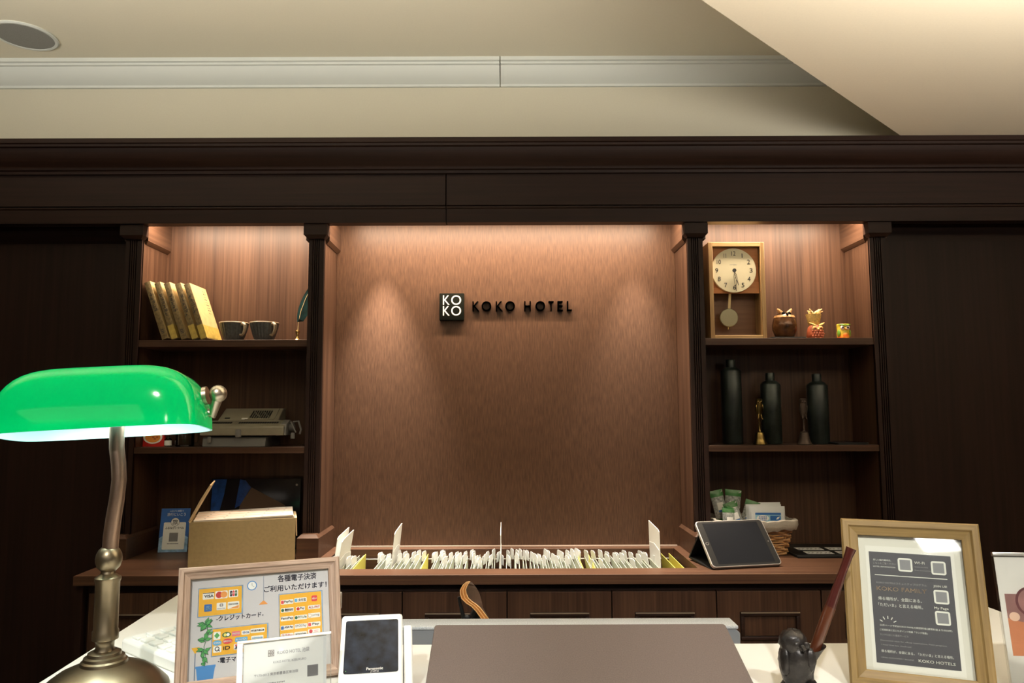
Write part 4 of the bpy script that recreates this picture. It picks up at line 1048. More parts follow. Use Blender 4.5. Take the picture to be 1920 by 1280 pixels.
SW, SH, SB = 0.230, 0.170, 0.0165
ps = thing('payment_sign', 'greyed oak frame showing a yellow chart of payment marks', 'sign', mtx=board_mtx((-0.46, 1.06, 1.0005), 22, 20))
picture_frame(ps, SW, SH, SB, 0.016, 'pine_h', 'pine_v', 0, 'black')
L0 = 0.0036
obj('print', G().box(SB-0.001, SW-SB+0.001, SB-0.001, SH-SB+0.001, 0.003, L0), 'print_grey', ps)
obj('print_border', G().box(SB, SW-SB, SH-SB-0.0022, SH-SB, L0, L0+0.0002), 'print_white', ps)
obj('glass_pane', G().box(SB, SW-SB, SB, SH-SB, 0.0072, 0.0082), 'glass', ps)
def mm(g, x0, x1, y0, y1, z0, z1): return g.box(x0/1000, x1/1000, y0/1000, y1/1000, L0 + z0/1e4, L0 + z1/1e4)
for (x0, x1, y0, y1) in ((28.2, 87, 101.2, 139.4), (48, 122.8, 46.4, 82.2), (140.8, 202.4, 18, 121.4)):
    obj('chart_outline', mm(G(), x0-1.2, x1+1.9, y0-1.2, y1+1.2, 0, 1), 'print_outline', ps)
    obj('chart_edge', mm(G(), x0-0.8, x1+1.5, y0-0.8, y1+0.8, 1, 2), 'pale_blue', ps)
    obj('chart', mm(G(), x0, x1, y0, y1, 2, 3), 'print_yellow', ps)
def chip(x, y, w, h, m, z=3, r=0.0012):
    return obj('logo_chip', G().rrect((x-w/2)/1000, (x+w/2)/1000, (y-h/2)/1000, (y+h/2)/1000, L0+z/1e4, L0+(z+1)/1e4, r, 3), m, ps)
def ptxt(s, x, y, w, m, size=5.0, bold=0.0002, z=5, par=None):
    text(par or ps, s, x/1000, y/1000, L0 + z/1e4 + 0.0001, size/1000, m, width=w/1000 if w else None, bold=bold, ext=0.00005)
def dot(x, y, r, m, z=4, ry=None, nm='logo_mark'):
    return obj(nm, G().disc((x/1000, y/1000), r/1000, L0+z/1e4, L0+(z+1)/1e4, 20, rx=(ry or r)/1000), m, ps)
def bar(x0, x1, y0, y1, m, z=4, nm='logo_mark'):
    return obj(nm, mm(G(), x0, x1, y0, y1, z, z+1), m, ps)
# credit cards
chip(41, 129, 15.5, 9.5, 'print_white'); bar(33.5, 48.6, 132.6, 133.6, 'ink'); ptxt('VISA', 41.5, 128.6, 12.5, 'navy_ink', 5.4, 0.0003)
chip(58.8, 129.2, 17, 10.8, 'print_white'); dot(55.6, 129.2, 4.6, 'red'); dot(62.2, 129.2, 4.6, 'orange', 5)
chip(75.4, 129.6, 13, 10.5, 'print_white')
for k, m_ in enumerate(('navy_ink', 'red_bright', 'print_dgreen')):
    obj('logo_mark', G().rrect((70.6+k*3.4)/1000, (73.6+k*3.4)/1000, 0.1255, 0.1337, L0+0.0004, L0+0.0005, 0.0012), m_, ps)
ptxt('JCB', 75.5, 129.6, 8.6, 'print_white', 3.0)
chip(41, 112.4, 10.5, 10, 'blue'); ptxt('AM', 41, 113.6, 6, 'cyan', 3.0); ptxt('EX', 41, 110.6, 6, 'cyan', 3.0)
chip(59, 113, 13, 10, 'print_white'); dot(59, 114.6, 2.6, 'ink_grey'); bar(58.6, 59.4, 112.4, 116.8, 'print_white', 5); ptxt('Diners Club', 59, 110, 10.5, 'ink_grey', 2.4, 0.0001)
chip(75.6, 113, 16, 10, 'print_white'); ptxt('DISCOVER', 75.6, 114.4, 13.5, 'ink', 3.0); obj('logo_mark', G().prism([(0.0690, 0.1086), (0.0830, 0.1086), (0.0830, 0.1125)], 'z', L0+0.0004, L0+0.0005), 'orange', ps)
ptxt('-クレジットカード-', 85, 96, 65, 'navy_ink', 8, 0.0003, 1)
ptxt('-電子マネー-', 77, 39.2, 42, 'navy_ink', 8, 0.0003, 1)
ptxt('各種電子決済', 167, 145, 57, 'navy_ink', 10.5, 0.00035, 1)
ptxt('ご利用いただけます！', 164.5, 131, 92, 'navy_ink', 9.5, 0.00035, 1)
# clock and pendant drawing
dot(101.4, 138.4, 7.0, 'print_blue', 1); dot(101.4, 138.4, 5.7, 'print_white', 2); bar(101.2, 101.7, 138.4, 142.3, 'ink', 3)
obj('logo_mark', G().prism([(0.1012, 0.1386), (0.1015, 0.1382), (0.1042, 0.1362), (0.1044, 0.1366)], 'z', L0+0.0003, L0+0.0004), 'ink', ps)
bar(117.6, 118.2, 115, 153, 'print_outline', 0, 'pendant_cord_drawing')
obj('pendant_lamp_drawing', G().prism([(0.1110, 0.1100), (0.1240, 0.1100), (0.1190, 0.1152), (0.1168, 0.1152)], 'z', L0+0.0001, L0+0.0002), 'orange', ps)
# e-money
chip(54, 73, 9.5, 10.5, 'print_white'); obj('logo_mark', G().prism([(0.0502, 0.0732), (0.0540, 0.0690), (0.0578, 0.0732), (0.0540, 0.0774)], 'z', L0+0.0004, L0+0.0005), 'print_green', ps)
dot(67, 73, 6.0, 'print_dgreen', 3, 3.6); dot(65, 73, 2.1, 'yellow', 5); dot(69, 73, 2.1, 'print_white', 5)
chip(79.8, 73.2, 11.5, 6.5, 'pink'); ptxt('PASMO', 79.8, 73.2, 9.5, 'print_white', 3.0)
chip(93, 73.4, 11.5, 6, 'print_white'); ptxt('tica', 93.2, 73.6, 9, 'blue', 5)
chip(109.6, 74.4, 20, 6.2, 'print_white'); ptxt('manaca', 109.6, 74.4, 18, 'ink', 5)
dot(54.5, 63.2, 6.0, 'sky', 3, 3.6); ptxt('ICOCA', 54.5, 63.2, 9, 'print_white', 3)
dot(68.4, 64.1, 6.8, 'red_bright', 3, 3.6); ptxt('はやかけん', 68.4, 64.1, 11, 'print_white', 3)
chip(87.2, 64.6, 17, 6, 'sky'); ptxt('SUGOCA', 87.2, 64.6, 14, 'print_white', 3.5)
chip(109.2, 64.4, 17, 6, 'print_white'); ptxt('nimoca', 109.2, 64.4, 14.5, 'sky', 4.5)
chip(54.9, 54.8, 11, 8.6, 'print_white'); dot(54.6, 55.2, 3.2, 'navy_ink'); dot(54.6, 55.2, 2.1, 'print_white', 5); obj('logo_mark', G().prism([(0.0552, 0.0542), (0.0562, 0.0548), (0.0586, 0.0520), (0.0574, 0.0516)], 'z', L0+0.0006, L0+0.0007), 'navy_ink', ps)
ptxt('iD', 67.2, 55, 9, 'brown_sheet', 7, 0.0005, 3)
chip(80.2, 55.2, 6.2, 8, 'print_white'); dot(80.2, 57.2, 1.3, 'red_bright'); bar(79.4, 81.4, 53.0, 56.0, 'navy_ink'); ptxt('Edy', 80.2, 52.4, 4, 'navy_ink', 2)
chip(92.8, 55.2, 9.5, 6, 'print_white'); ptxt('nanaco', 93, 55, 8, 'red_bright', 2.6)
chip(108.9, 55.8, 9.5, 6, 'cyan'); ptxt('WAON', 108.9, 55.8, 7.5, 'ink_grey', 3)
# code payments
def logo3(x, y, s, m, w, mark=None, mk='sq', tm=None):
    chip(x, y, 18.5, 6.4, 'print_white')
    if mark:
        if mk == 'sq': obj('logo_mark', G().rrect((x-8.8)/1000, (x-4.6)/1000, (y-2.3)/1000, (y+2.3)/1000, L0+0.0004, L0+0.0005, 0.0009), mark, ps)
        else: dot(x-6.8, y, 2.2, mark)
        ptxt(s, x+2.2, y, w, m, 4.4)
    else: ptxt(s, x, y, w, m, 4.6)
logo3(151.7, 110.2, 'PayPay', 'ink', 12.5, 'red_bright'); logo3(171.4, 111.3, '支付宝', 'ink', 11, 'sky'); chip(191.9, 111.8, 8.4, 8.4, 'red_bright', 3, 0.0016); ptxt('d払い', 191.9, 111.8, 6.6, 'print_white', 3.5)
logo3(152, 98.6, '微信支付', 'ink', 12, 'print_dgreen', 'dot'); chip(171.1, 98.8, 13, 5.6, 'print_white'); dot(167.6, 98.8, 2.3, 'red'); ptxt('Pay', 173.6, 98.8, 6, 'ink', 4); chip(191.2, 99.2, 18, 5.6, 'print_white'); ptxt('ALL-PAY', 191.2, 99.2, 16.5, 'red', 4.6)
logo3(151.5, 86.5, 'FamiPay', 'navy_ink', 17); logo3(171.5, 86.4, 'ゆうちょPay', 'print_dgreen', 12, 'print_dgreen', 'dot'); chip(190.9, 87.4, 18, 6.6, 'print_white'); dot(184.6, 87.4, 2.8, 'tan_print'); dot(184.6, 87.4, 2.1, 'print_white', 5); ptxt('pring', 193.4, 87.4, 10, 'dim_print', 4)
logo3(151.3, 73.8, 'ANA Pay', 'navy_ink', 12, 'blue'); logo3(171.3, 74, 'EPOS Pay', 'dim_print', 15.5); logo3(190.8, 74.6, 'Pay', 'ink', 10, 'red_bright')
logo3(151.2, 62.6, 'ララPay', 'pink', 15.5); logo3(170.6, 63, 'atone', 'ink', 15); chip(190.3, 64.2, 18, 7.6, 'print_white'); dot(185.6, 65, 2.6, 'red_bright'); bar(184.9, 186.3, 61.2, 65, 'red_bright'); bar(190.5, 197, 65.4, 66, 'pink'); bar(190.5, 196, 63.4, 64, 'pink')
chip(150.4, 50.8, 6.8, 6.8, 'print_teal', 3, 0.0014); ptxt('K+', 150.4, 50.8, 4.8, 'print_white', 4)
obj('horse_drawing', G().tube([(0.187, 0.0475, L0+0.0003), (0.189, 0.0495, L0+0.0003), (0.1895, 0.0535, L0+0.0003), (0.192, 0.0518, L0+0.0003), (0.197, 0.051, L0+0.0003), (0.200, 0.048, L0+0.0003)], 0.00025, 5), 'brown_sheet', ps)
# plant drawing
g = G(); g.prism([(0.0295, 0.016), (0.0500, 0.016), (0.0525, 0.0325), (0.0275, 0.0325)], 'z', L0+0.0001, L0+0.0002); obj('pot_drawing', g, 'print_blue', ps)
bar(26.6, 53.2, 32, 35, 'print_blue', 2, 'pot_rim_drawing')
obj('stem_drawing', G().tube([(0.0385, 0.034, L0), (0.0400, 0.046, L0), (0.0370, 0.060, L0), (0.0420, 0.075, L0), (0.0400, 0.092, L0)], 0.0005, 5), 'print_dgreen', ps)
rl = random.Random(11)
for (x, y, r_, n) in ((38, 90, 9, 8), (41, 78, 7, 3), (38, 69, 8, 4), (37, 56, 8, 5), (37, 46, 8, 4), (34, 38, 5, 3)):
    for k in range(n):
        a = rl.uniform(0, 2*PI); cx = x + 0.6*r_*math.cos(a); cy = y + 0.5*r_*math.sin(a); b = a + rl.uniform(-.5, .5)
        l_, w_ = r_*0.62, r_*0.30
        def lf(sc, zz, m_):
            d = Vector((math.cos(b), math.sin(b))); n_ = Vector((-d.y, d.x)); c = Vector((cx, cy))
            pts = [c - d*l_*sc, c + n_*w_*sc - d*l_*0.2, c + d*l_*sc, c - n_*w_*sc - d*l_*0.2]
            obj('leaf_drawing', G().prism([(p.x/1000, p.y/1000) for p in pts], 'z', L0+zz/1e4, L0+(zz+1)/1e4), m_, ps)
        lf(1.12, 3 + k*2, 'print_dgreen'); lf(0.86, 4 + k*2, 'print_green')
obj('funnel_drawing', G().prism([(0.0205, 0.0600), (0.0315, 0.0605), (0.0268, 0.0525), (0.0252, 0.0525)], 'z', L0+0.0001, L0+0.0002), 'print_yellow', ps)
bar(25.2, 26.4, 17, 52.5, 'print_outline', 1, 'lamp_post_drawing')
ea = Matrix(((1, 0, 0, 0), (0, 0, 1, 0), (0, 1, 0, 0), (0, 0, 0, 1)))
def easel(root, Wd, Ht, lean):
    th = R(lean); hz = Ht*0.66
    # foot lies on the counter plane behind the frame
    back = 0.35*Ht
    dz = back*math.sin(th)/1.0
    g = G(); g.prism([(-back, dz_foot(back, lean)), (-back+0.004, dz_foot(back, lean)), (-0.001, hz-0.006), (-0.001, hz)], 'x', Wd*0.42, Wd*0.58)
    obj('easel_leg', g, 'black', root, mtx=ea)
def dz_foot(back, lean): return back*math.tan(R(lean)) + 0.0008
easel(ps, SW, SH, 20)

# ------------------------------------------------------------------ clear card stand in front of the payment sign
CW, CH = 0.120, 0.094
cs = thing('acrylic_card_stand', 'clear acrylic stand with white hotel address card before payment sign', 'card stand', mtx=board_mtx((-0.3475, 0.985, 1.0005), 22, 8))
obj('card', G().box(0.008, CW-0.006, 0.004, CH-0.004, 0.0022, 0.0028), 'paper', cs)
obj('card_fold', G().box(CW-0.010, CW-0.006, 0.004, CH-0.006, 0.0028, 0.0032), 'card_tab', cs)
obj('front_sheet', G().box(0, CW, 0, CH, 0.0034, 0.0054, 0.0006), 'acrylic', cs)
obj('back_sheet', G().box(0, CW, 0, CH, 0.0, 0.0018, 0.0006), 'acrylic', cs)
obj('edge_strip', G().box(0, 0.007, 0.002, CH-0.002, 0.0055, 0.0062), 'card_tab', cs)
obj('edge_strip', G().box(0, CW, CH-0.003, CH, 0.0055, 0.0062), 'print_white', cs)
obj('foot', G().box(0, CW, 0.0006, 0.003, -0.045, 0.0), 'acrylic', cs)
Z_ = 0.0029
obj('logo_mark', G().box(0.0385, 0.0465, 0.0705, 0.0785, Z_, Z_+0.0002), 'dim_print', cs)
text(cs, 'KO', 0.0425, 0.0765, Z_+0.0003, 0.004, 'print_white', width=0.006); text(cs, 'KO', 0.0425, 0.0725, Z_+0.0003, 0.004, 'print_white', width=0.006)
text(cs, 'KOKO HOTEL 池袋', 0.0505, 0.0745, Z_, 0.006, 'ink_grey', width=0.041, align='LEFT', bold=0.0)
text(cs, 'KOKO HOTEL IKEBUKURO', 0.0455, 0.063, Z_, 0.004, 'ink_grey', width=0.042, align='LEFT')
text(cs, '〒170-0013 東京都豊島区東池袋', 0.022, 0.049, Z_, 0.004, 'ink_grey', width=0.055, align='LEFT')
obj('grey_patch', G().box(0.089, 0.103, 0.040, 0.054, Z_, Z_+0.0002), 'qr_grey', cs)
def small_lines(root, rows, m, z):
    for (x0, x1, y, h) in rows:
        obj('small_print', dashes(x0, x1, y, h, z), m, root)
def dashes(x0, x1, y, h, z):
    g = G(); x = x0; rq = random.Random(int(y*1e5))
    while x < x1 - h*0.5:
        w = h*rq.uniform(0.5, 1.0); g.box(x, min(x+w, x1), y-h/2*rq.uniform(.6, 1), y+h/2*rq.uniform(.6, 1), z, z+0.0001); x += w + h*0.35
    return g
small_lines(cs, [(0.022, 0.060, 0.038, 0.0018), (0.022, 0.070, 0.030, 0.0018)], 'ink_grey', Z_)

# ------------------------------------------------------------------ payment terminal
tm = thing('payment_terminal', 'white card payment terminal with dark touch screen', 'card reader', (-0.187, 1.070, 1.0), R(9))
side = [(-0.13, 0.002), (0.062, 0.002), (0.070, 0.006), (0.070, 0.080), (0.064, 0.0905), (0.056, 0.0915), (-0.026, 0.0215), (-0.045, 0.0175), (-0.13, 0.0160)]
obj('housing', G().prism(side, 'x', -0.047, 0.041), 'white', tm, bevel=0.004)
sl = math.atan2(0.0915-0.0215, 0.056+0.026)
ms = Matrix.Translation((0, -0.026, 0.0215)) @ Matrix.Rotation(sl, 4, 'X')
scr = obj('screen', G().rrect(-0.0405, 0.0345, 0.017, 0.099, 0.0005, 0.0016, 0.003), 'screen', tm, mtx=ms)
text(scr, 'Panasonic', 0.002, 0.0225, 0.0018, 0.005, 'print_white', width=0.0225, bold=0.0002)
text(scr, 'JT-VT10', 0.002, 0.0182, 0.0018, 0.003, 'print_white', width=0.011, bold=0.0001)
obj('status_light', G().disc((-0.037, 0.0205), 0.0006, 0.0016, 0.0019, 8), 'print_green', scr)
obj('side_wing', G().prism([(-0.100, 0.002), (0.052, 0.002), (0.058, 0.020), (0.058, 0.070), (0.050, 0.078), (-0.010, 0.016), (-0.100, 0.012)], 'x', 0.0425, 0.055), 'white', tm, bevel=0.003)
obj('printer_cover', G().box(-0.036, 0.030, -0.115, -0.052, 0.0165, 0.019, 0.0008), 'white', tm)
obj('printer_slot', G().box(-0.037, 0.031, -0.052, -0.047, 0.0160, 0.0178), 'black', tm)
obj('printer_roller', G().tube([(-0.036, -0.0445, 0.0178), (0.030, -0.0445, 0.0178)], 0.003, 10), 'card_tab', tm)
obj('latch', G().box(-0.006, 0.002, -0.066, -0.056, 0.0185, 0.0205), 'calc_dark', tm)

# ------------------------------------------------------------------ keyboard
kb = thing('keypad', 'white desktop keypad with round-edged keys beside the lamp', 'keyboard', (-0.640, 1.262, 1.0), R(-38))
obj('body', G().rrect(0, 0.190, 0, 0.21, 0.0, 0.020, 0.012), 'white', kb, bevel=0.004)
obj('display_bezel', G().box(0.015, 0.175, 0.165, 0.200, 0.020, 0.0215, 0.0006), 'card_tab', kb)
k0 = None
for r_ in range(6):
    for c_ in range(6):
        if k0 is None:
            k0 = obj('key', G().rrect(-0.0105, 0.0105, -0.008, 0.008, 0.0, 0.004, 0.003), 'white', kb, bevel=0.001); k = k0
        else:
            k = k0.copy(); COL.objects.link(k)
        k.location = (0.026 + c_*0.0275, 0.020 + r_*0.0235, 0.020)

# ------------------------------------------------------------------ banker's lamp
LX, LY = -0.553, 1.075
lp = thing('bankers_lamp', 'aged brass desk lamp with glowing green glass shade', 'lamp', (LX, LY, 1.0))
obj('base', G().lathe([(0, 0), (0.092, 0.0), (0.095, 0.003), (0.094, 0.007), (0.088, 0.013), (0.078, 0.022), (0.064, 0.031), (0.048, 0.037), (0.038, 0.0405), (0.034, 0.0415), (0.033, 0.0455), (0.030, 0.0475), (0.029, 0.051), (0.0245, 0.0525), (0.0235, 0.0565), (0.018, 0.059), (0, 0.060)], 56, (-0.0125, 0.0, 0), sx=0.90, sy=0.90), 'brass', lp)
obj('column', G().lathe([(0, 0.056), (0.0155, 0.056), (0.0120, 0.0625), (0.0120, 0.0700), (0.0135, 0.0725), (0.0170, 0.0740), (0.0172, 0.0850), (0.0158, 0.0875), (0.0158, 0.1520), (0.0172, 0.1550), (0.0172, 0.1585), (0.0140, 0.1610), (0.0100, 0.1640), (0.0092, 0.1670), (0.0110, 0.1690), (0.0150, 0.1730), (0.0172, 0.1800), (0.0175, 0.1850), (0.0165, 0.1910), (0.0135, 0.1970), (0.0100, 0.2000), (0, 0.2005)], 36, (-0.0125, 0, 0)), 'brass', lp)
stem = [(-0.0112, 0, 0.195), (-0.0108, 0, 0.215), (-0.0085, 0, 0.240), (-0.0050, 0, 0.268), (-0.0030, 0, 0.295), (-0.0050, 0, 0.318), (-0.0085, 0, 0.340), (-0.0105, 0, 0.392)]
obj('stem', G().tube(stem, [0.0105, 0.0105, 0.0103, 0.0100, 0.0098, 0.0098, 0.0100, 0.0102], 18), 'brass_copper', lp)
# shade frame: centre, tilted towards the viewer, slightly rolled
SC = Vector((-0.0325, 0.010, 0.361))
smx = Matrix.Translation(SC) @ Matrix.Rotation(R(6), 4, 'Z') @ Matrix.Rotation(R(-3.0), 4, 'Y') @ Matrix.Rotation(R(-7), 4, 'X')
def spow(v, e): return math.copysign(abs(v)**e, v)
def shade(a, b, h, e1, e2, nu=64, nv=12):
    rings = []
    for j in range(nv + 1):
        v = (PI/2)*j/nv
        if j == nv: v = PI/2 - 0.02
        rings.append([Vector((a*spow(math.cos(v), e1)*spow(math.cos(2*PI*i/nu), e2), b*spow(math.cos(v), e1)*spow(math.sin(2*PI*i/nu), e2), h*spow(math.sin(v), 0.9))) for i in range(nu)])
    return rings
sh = shade(0.143, 0.068, 0.094, 0.42, 0.42)
g = G(); V_ = [[g.bm.verts.new(p) for p in r] for r in sh]
for a, b in zip(V_, V_[1:]):
    for i in range(64): g._f([a[i], a[(i+1) % 64], b[(i+1) % 64], b[i]])
g._f(V_[-1])
so = obj('shade', g, 'shade_green', lp, smooth=80, mtx=smx)
sh2 = shade(0.1398, 0.0650, 0.0905, 0.42, 0.42)
g = G(); V_ = [[g.bm.verts.new(p) for p in r] for r in sh2]
outer = [g.bm.verts.new(p*1.0) for p in sh[0]]
for i in range(64): g._f([outer[i], outer[(i+1) % 64], V_[0][(i+1) % 64], V_[0][i]])
for a, b in zip(V_, V_[1:]):
    for i in range(64): g._f([a[i], a[(i+1) % 64], b[(i+1) % 64], b[i]])
g._f(V_[-1])
obj('shade_lining', g, 'shade_white', so, smooth=60)
# yoke, discs and ball knobs at both ends
for s_ in (-1, 1):
    bc_ = smx @ Vector((s_*0.158, 0.004, 0.050))
    e0 = smx @ Vector((s_*0.139, 0.004, 0.048))
    dirv = (bc_ - e0).normalized()
    obj('knob', G().ball(bc_, 0.0130, 20, 12), 'brass_pale', lp)
    obj('disc', G().tube([e0 - dirv*0.002, e0 + dirv*0.004], 0.0135, 20), 'brass_pale', lp)
    p1 = smx @ Vector((s_*0.147, 0.016, 0.022)); p2 = smx @ Vector((s_*0.110, 0.016, 0.032))
    obj('yoke_arm', G().tube([bc_, p1, p2, Vector((-0.0105, 0.004, 0.390))], [0.0095, 0.0080, 0.005, 0.006], 12), 'brass_pale', lp)
obj('bulb', G().ball(smx @ Vector((0.0, 0.008, 0.046)), 0.016, 16, 10, sx=3.2), 'shade_white', lp)
bl = bpy.data.lights.new('lamp_bulb_light', 'AREA'); bl.shape = 'RECTANGLE'; bl.size = 0.18; bl.size_y = 0.03; bl.energy = 1.2; bl.color = (0.9, 1.0, 0.95)
blo = bpy.data.objects.new('lamp_bulb_light', bl); COL.objects.link(blo); blo.parent = lp
blo.matrix_basis = smx @ Matrix.Translation((0, 0.004, 0.024))

# ------------------------------------------------------------------ owl pen holder and lacquer pen
oh = thing('owl_pen_holder', 'dark carved owl pen holder standing on the white counter', 'pen holder', (0.402, 1.066, 1.0))
obj('base', G().lathe([(0, 0), (0.030, 0), (0.031, 0.004), (0.026, 0.010), (0.021, 0.018), (0, 0.022)], 24, (0.004, 0, 0)), 'owl_dark', oh)
obj('body', jitter(G().lathe([(0, 0.014), (0.016, 0.014), (0.0180, 0.020), (0.0195, 0.026), (0.0215, 0.034), (0.0225, 0.042), (0.0226, 0.049), (0.0220, 0.056), (0.0180, 0.066), (0, 0.070)], 26, (-0.001, 0, 0), mod=lambda a, z: 0.05*math.sin(5*a + z*160)), 0.0009, 4), 'owl_dark', oh, smooth=70)
hd_ = obj('head', jitter(G().ball((-0.005, -0.003, 0.0700), 0.0190, 20, 13, sx=1.0, sy=0.95, sz=0.95), 0.0011), 'owl_dark', oh, smooth=70)
for s_ in (-1, 1):
    obj('eye', G().ball((0.004 + s_*0.0065 - 0.003, -0.0195, 0.0705 + s_*0.000), 0.0048, 12, 8, sy=0.5), 'owl_dark', hd_)
obj('beak', G().tube([(0.001, -0.020, 0.0695), (0.0025, -0.0255, 0.0655), (0.0025, -0.0235, 0.062)], [0.003, 0.003, 0.0008], 8), 'owl_dark', hd_)
obj('wing', jitter(G().ball((-0.0185, -0.006, 0.046), 0.0125, 14, 10, sx=0.55, sz=1.6), 0.0008, 2), 'owl_dark', oh, smooth=70)
obj('wing', jitter(G().ball((0.0135, -0.016, 0.050), 0.0105, 14, 10, sx=0.7, sy=0.6, sz=1.5), 0.0008, 3), 'owl_dark', oh, smooth=70)
obj('branch_socket', G().loft([[Vector((c[0] + r_*math.cos(2*PI*k/20), 0.004 + r_*math.sin(2*PI*k/20), c[1] + 0.25*r_*math.cos(2*PI*k/20)*t_)) for k in range(20)] for (c, r_, t_) in
    (((0.012, 0.004), 0.013, 0), ((0.014, 0.026), 0.0105, 0), ((0.018, 0.044), 0.0115, 0.5), ((0.0235, 0.056), 0.0155, 1), ((0.0265, 0.0600), 0.0165, 1), ((0.0255, 0.0590), 0.0135, 1), ((0.0200, 0.046), 0.0085, 0.5), ((0.0170, 0.030), 0.0075, 0))]), 'owl_dark', oh)
pn = thing('lacquer_pen', 'long red lacquered pen leaning out of the owl holder', 'pen', (0.402, 1.066, 1.0))
p0, p1 = Vector((0.0185, 0.004, 0.035)), Vector((0.0855, 0.004, 0.196))
d = p1 - p0
obj('lower_barrel', G().tube([p0, p0 + d*0.10, p0 + d*0.50], [0.004, 0.0072, 0.0076], 16), 'lacquer_o', pn)
obj('upper_barrel', G().tube([p0 + d*0.50, p0 + d*0.80, p0 + d*0.93, p1], [0.0070, 0.0054, 0.0056, 0.0070], 16), 'lacquer', pn)

# ------------------------------------------------------------------ ash framed notice
FW, FH, FB = 0.180, 0.231, 0.0225
fn = thing('framed_notice', 'yellow ash frame with slate grey hotel notice in cream mount', 'framed notice', mtx=board_mtx((0.49, 1.10, 1.0005), -21, 15))
picture_frame(fn, FW, FH, FB, 0.018, 'ash_h', 'ash_v', 0, 'black')
F0 = 0.0036
obj('mount', G().box(FB-0.001, FW-FB+0.001, FB-0.0155, FH-FB+0.001, 0.003, F0), 'mount', fn)
obj('paper_sheet', G().box(0.0318, 0.1470, 0.0245, 0.194, F0, F0+0.0003), 'mount_edge', fn)
obj('print', G().prism([(0.0366, 0.0328), (0.1415, 0.0328), (0.1425, 0.1850), (0.0362, 0.1858)], 'z', F0+0.0003, F0+0.0005), 'slate', fn)
obj('glass_pane', G().box(FB, FW-FB, FB, FH-FB, 0.0085, 0.0095), 'glass', fn)
Z_ = F0 + 0.0006
def ft_(s, x, y, w, m, size=4.0, bold=0.0, al='LEFT'): text(fn, s, x/1000, y/1000, Z_, size/1000, m, width=w/1000, align=al, bold=bold, ext=0.00005)
ft_('詳しい館内案内は、', 41.4, 174.3, 24, 'cream_print', 3); ft_('こちらをご覧ください', 41.2, 169.5, 30, 'dim_print', 3.2); ft_('HOTEL INFORMATION', 41, 164.7, 29, 'cream_print', 2.6)
ft_('Wi-Fi', 95.5, 173.1, 13.0, 'cream_print', 5, 0.0002)
ft_('KOKO HOTELS', 95.5, 167.4, 17, 'dim_print', 2.2); ft_('Free Connection', 95.3, 162.8, 21, 'dim_print', 2.2)
for (x, y) in ((83.3, 169.2), (125.9, 167.6), (125.9, 128.0), (125.2, 99.6)):
    obj('white_square', G().rrect((x-9.4)/1000, (x+9.4)/1000, (y-9.4)/1000, (y+9.4)/1000, F0+0.0005, F0+0.0007, 0.003), 'cream_print', fn)
    obj('grey_patch', G().box((x-7)/1000, (x+7)/1000, (y-7)/1000, (y+7)/1000, F0+0.0007, F0+0.0008), 'qr_grey', fn)
obj('rule_line', G().box(0.0423, 0.1357, 0.1524, 0.1534, F0+0.0005, F0+0.0006), 'cream_print', fn)
ft_('KOKO HOTELSコミュニティプログラム', 43.7, 142.4, 65, 'dim_print', 3.2); ft_('KOKO FAMILY', 43.4, 134.0, 64.5, 'tan_print', 8, 0.0001)
ft_('帰る場所が、全国にある。', 44.6, 120.4, 56, 'cream_print', 5.2); ft_('「ただいま」と言える場所。', 44.2, 111.8, 57, 'cream_print', 5.2)
ft_('JOIN US!', 117.1, 142, 16.8, 'cream_print', 4, 0.0002); ft_('My Page', 115.5, 112.3, 17.6, 'cream_print', 4.4, 0.0002)
for k in range(5):
    a = R(150 - 30*k); c = Vector((55.2, 84.5)); d = Vector((math.cos(a), math.sin(a))); n_ = Vector((-d.y, d.x))*0.55
    pts = [c + d*8.2 + n_, c + d*8.2 - n_, c + d*12.2 - n_, c + d*12.2 + n_]
    obj('ray_mark', G().prism([(p.x/1000, p.y/1000) for p in pts], 'z', F0+0.0005, F0+0.0006), 'cream_print', fn)
ft_('公式ページ予約(KOKO FAMILY)特別料金(通常料金より5%OFF)', 44, 83.5, 91, 'cream_print', 3); ft_('ご利用料金に応じたポイント特典「ランク特典」', 43.6, 77.5, 60.6, 'cream_print', 3); ft_('ランクに応じた優遇サービス', 43.3, 71, 36.4, 'dim_print', 3)
ft_('Discounted rates for official reservations, Point programs', 43.5, 63, 83, 'dim_print', 2.6); ft_('1-hour free late check-out', 44.4, 57.5, 38, 'dim_print', 2.6)
ft_('帰る場所が、全国にある。「ただいま」と言える場所。', 43.7, 49, 90, 'cream_print', 4); ft_('HERE DISCOVERY BEGINS', 43.2, 40.5, 41, 'dim_print', 2.4); ft_('KOKO HOTELS', 89.9, 40.6, 45, 'cream_print', 5.2, 0.00015)
easel(fn, FW, FH, 15)

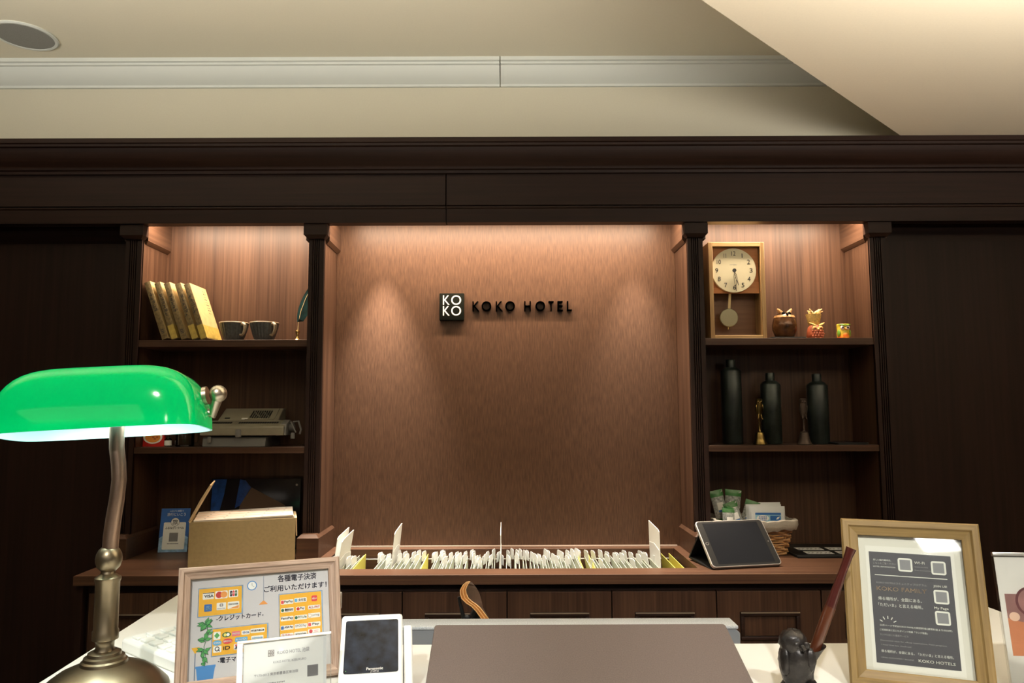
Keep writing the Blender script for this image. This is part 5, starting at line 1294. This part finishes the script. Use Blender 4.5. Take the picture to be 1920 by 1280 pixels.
# ------------------------------------------------------------------ acrylic menu stand at the end of the counter
AW, AH = 0.150, 0.190
ac = thing('acrylic_menu_stand', 'clear acrylic stand with coffee picture leaflet beside ash frame', 'menu stand', mtx=board_mtx((0.687, 1.050, 1.0005), -6, 9))
obj('leaflet', G().box(0.002, AW-0.002, 0.003, AH-0.006, 0.0024, 0.0030), 'mount_edge', ac)
obj('front_sheet', G().box(0, AW, 0, AH, 0.0034, 0.0054, 0.0006), 'acrylic', ac)
obj('back_sheet', G().box(0, AW, 0, AH, 0.0, 0.0020, 0.0006), 'acrylic', ac)
obj('top_edge', G().box(0, AW, AH-0.0055, AH, 0.0, 0.0054, 0.0008), 'steel', ac)
obj('foot', G().box(0, AW, 0.0006, 0.003, -0.055, 0.0), 'acrylic', ac)
Z_ = 0.0031
def am(g, x0, x1, y0, y1, z=0): return g.box(x0, x1, y0, y1, Z_ + z, Z_ + z + 0.0001)
obj('coffee_photo', am(G(), 0.009, 0.116, 0.053, 0.134), 'photo_orange', ac)
obj('photo_shade', G().prism([(0.009, 0.134), (0.116, 0.134), (0.116, 0.098), (0.032, 0.096), (0.009, 0.102)], 'z', Z_+0.0001, Z_+0.0002), 'photo_mauve', ac)
obj('photo_cup', G().disc((0.042, 0.124), 0.020, Z_+0.0002, Z_+0.0003, 28, rx=0.020), 'photo_dark', ac)
obj('photo_cup', G().disc((0.042, 0.124), 0.0165, Z_+0.0003, Z_+0.0004, 28, rx=0.017), 'photo_mauve', ac)
obj('photo_saucer', G().disc((0.058, 0.086), 0.024, Z_+0.0002, Z_+0.0003, 28), 'photo_cup', ac)
obj('photo_saucer', G().disc((0.058, 0.086), 0.019, Z_+0.0003, Z_+0.0004, 28), 'photo_orange', ac)
obj('photo_bean', G().disc((0.018, 0.104), 0.007, Z_+0.0003, Z_+0.0004, 18, rx=0.006), 'photo_cup', ac)
text(ac, 'De', 0.0430, 0.164, Z_, 0.013, 'ink', align='LEFT', bold=0.0001, width=0.014)
text(ac, 'By', 0.0390, 0.027, Z_, 0.009, 'ink_grey', align='LEFT')

finish_text()
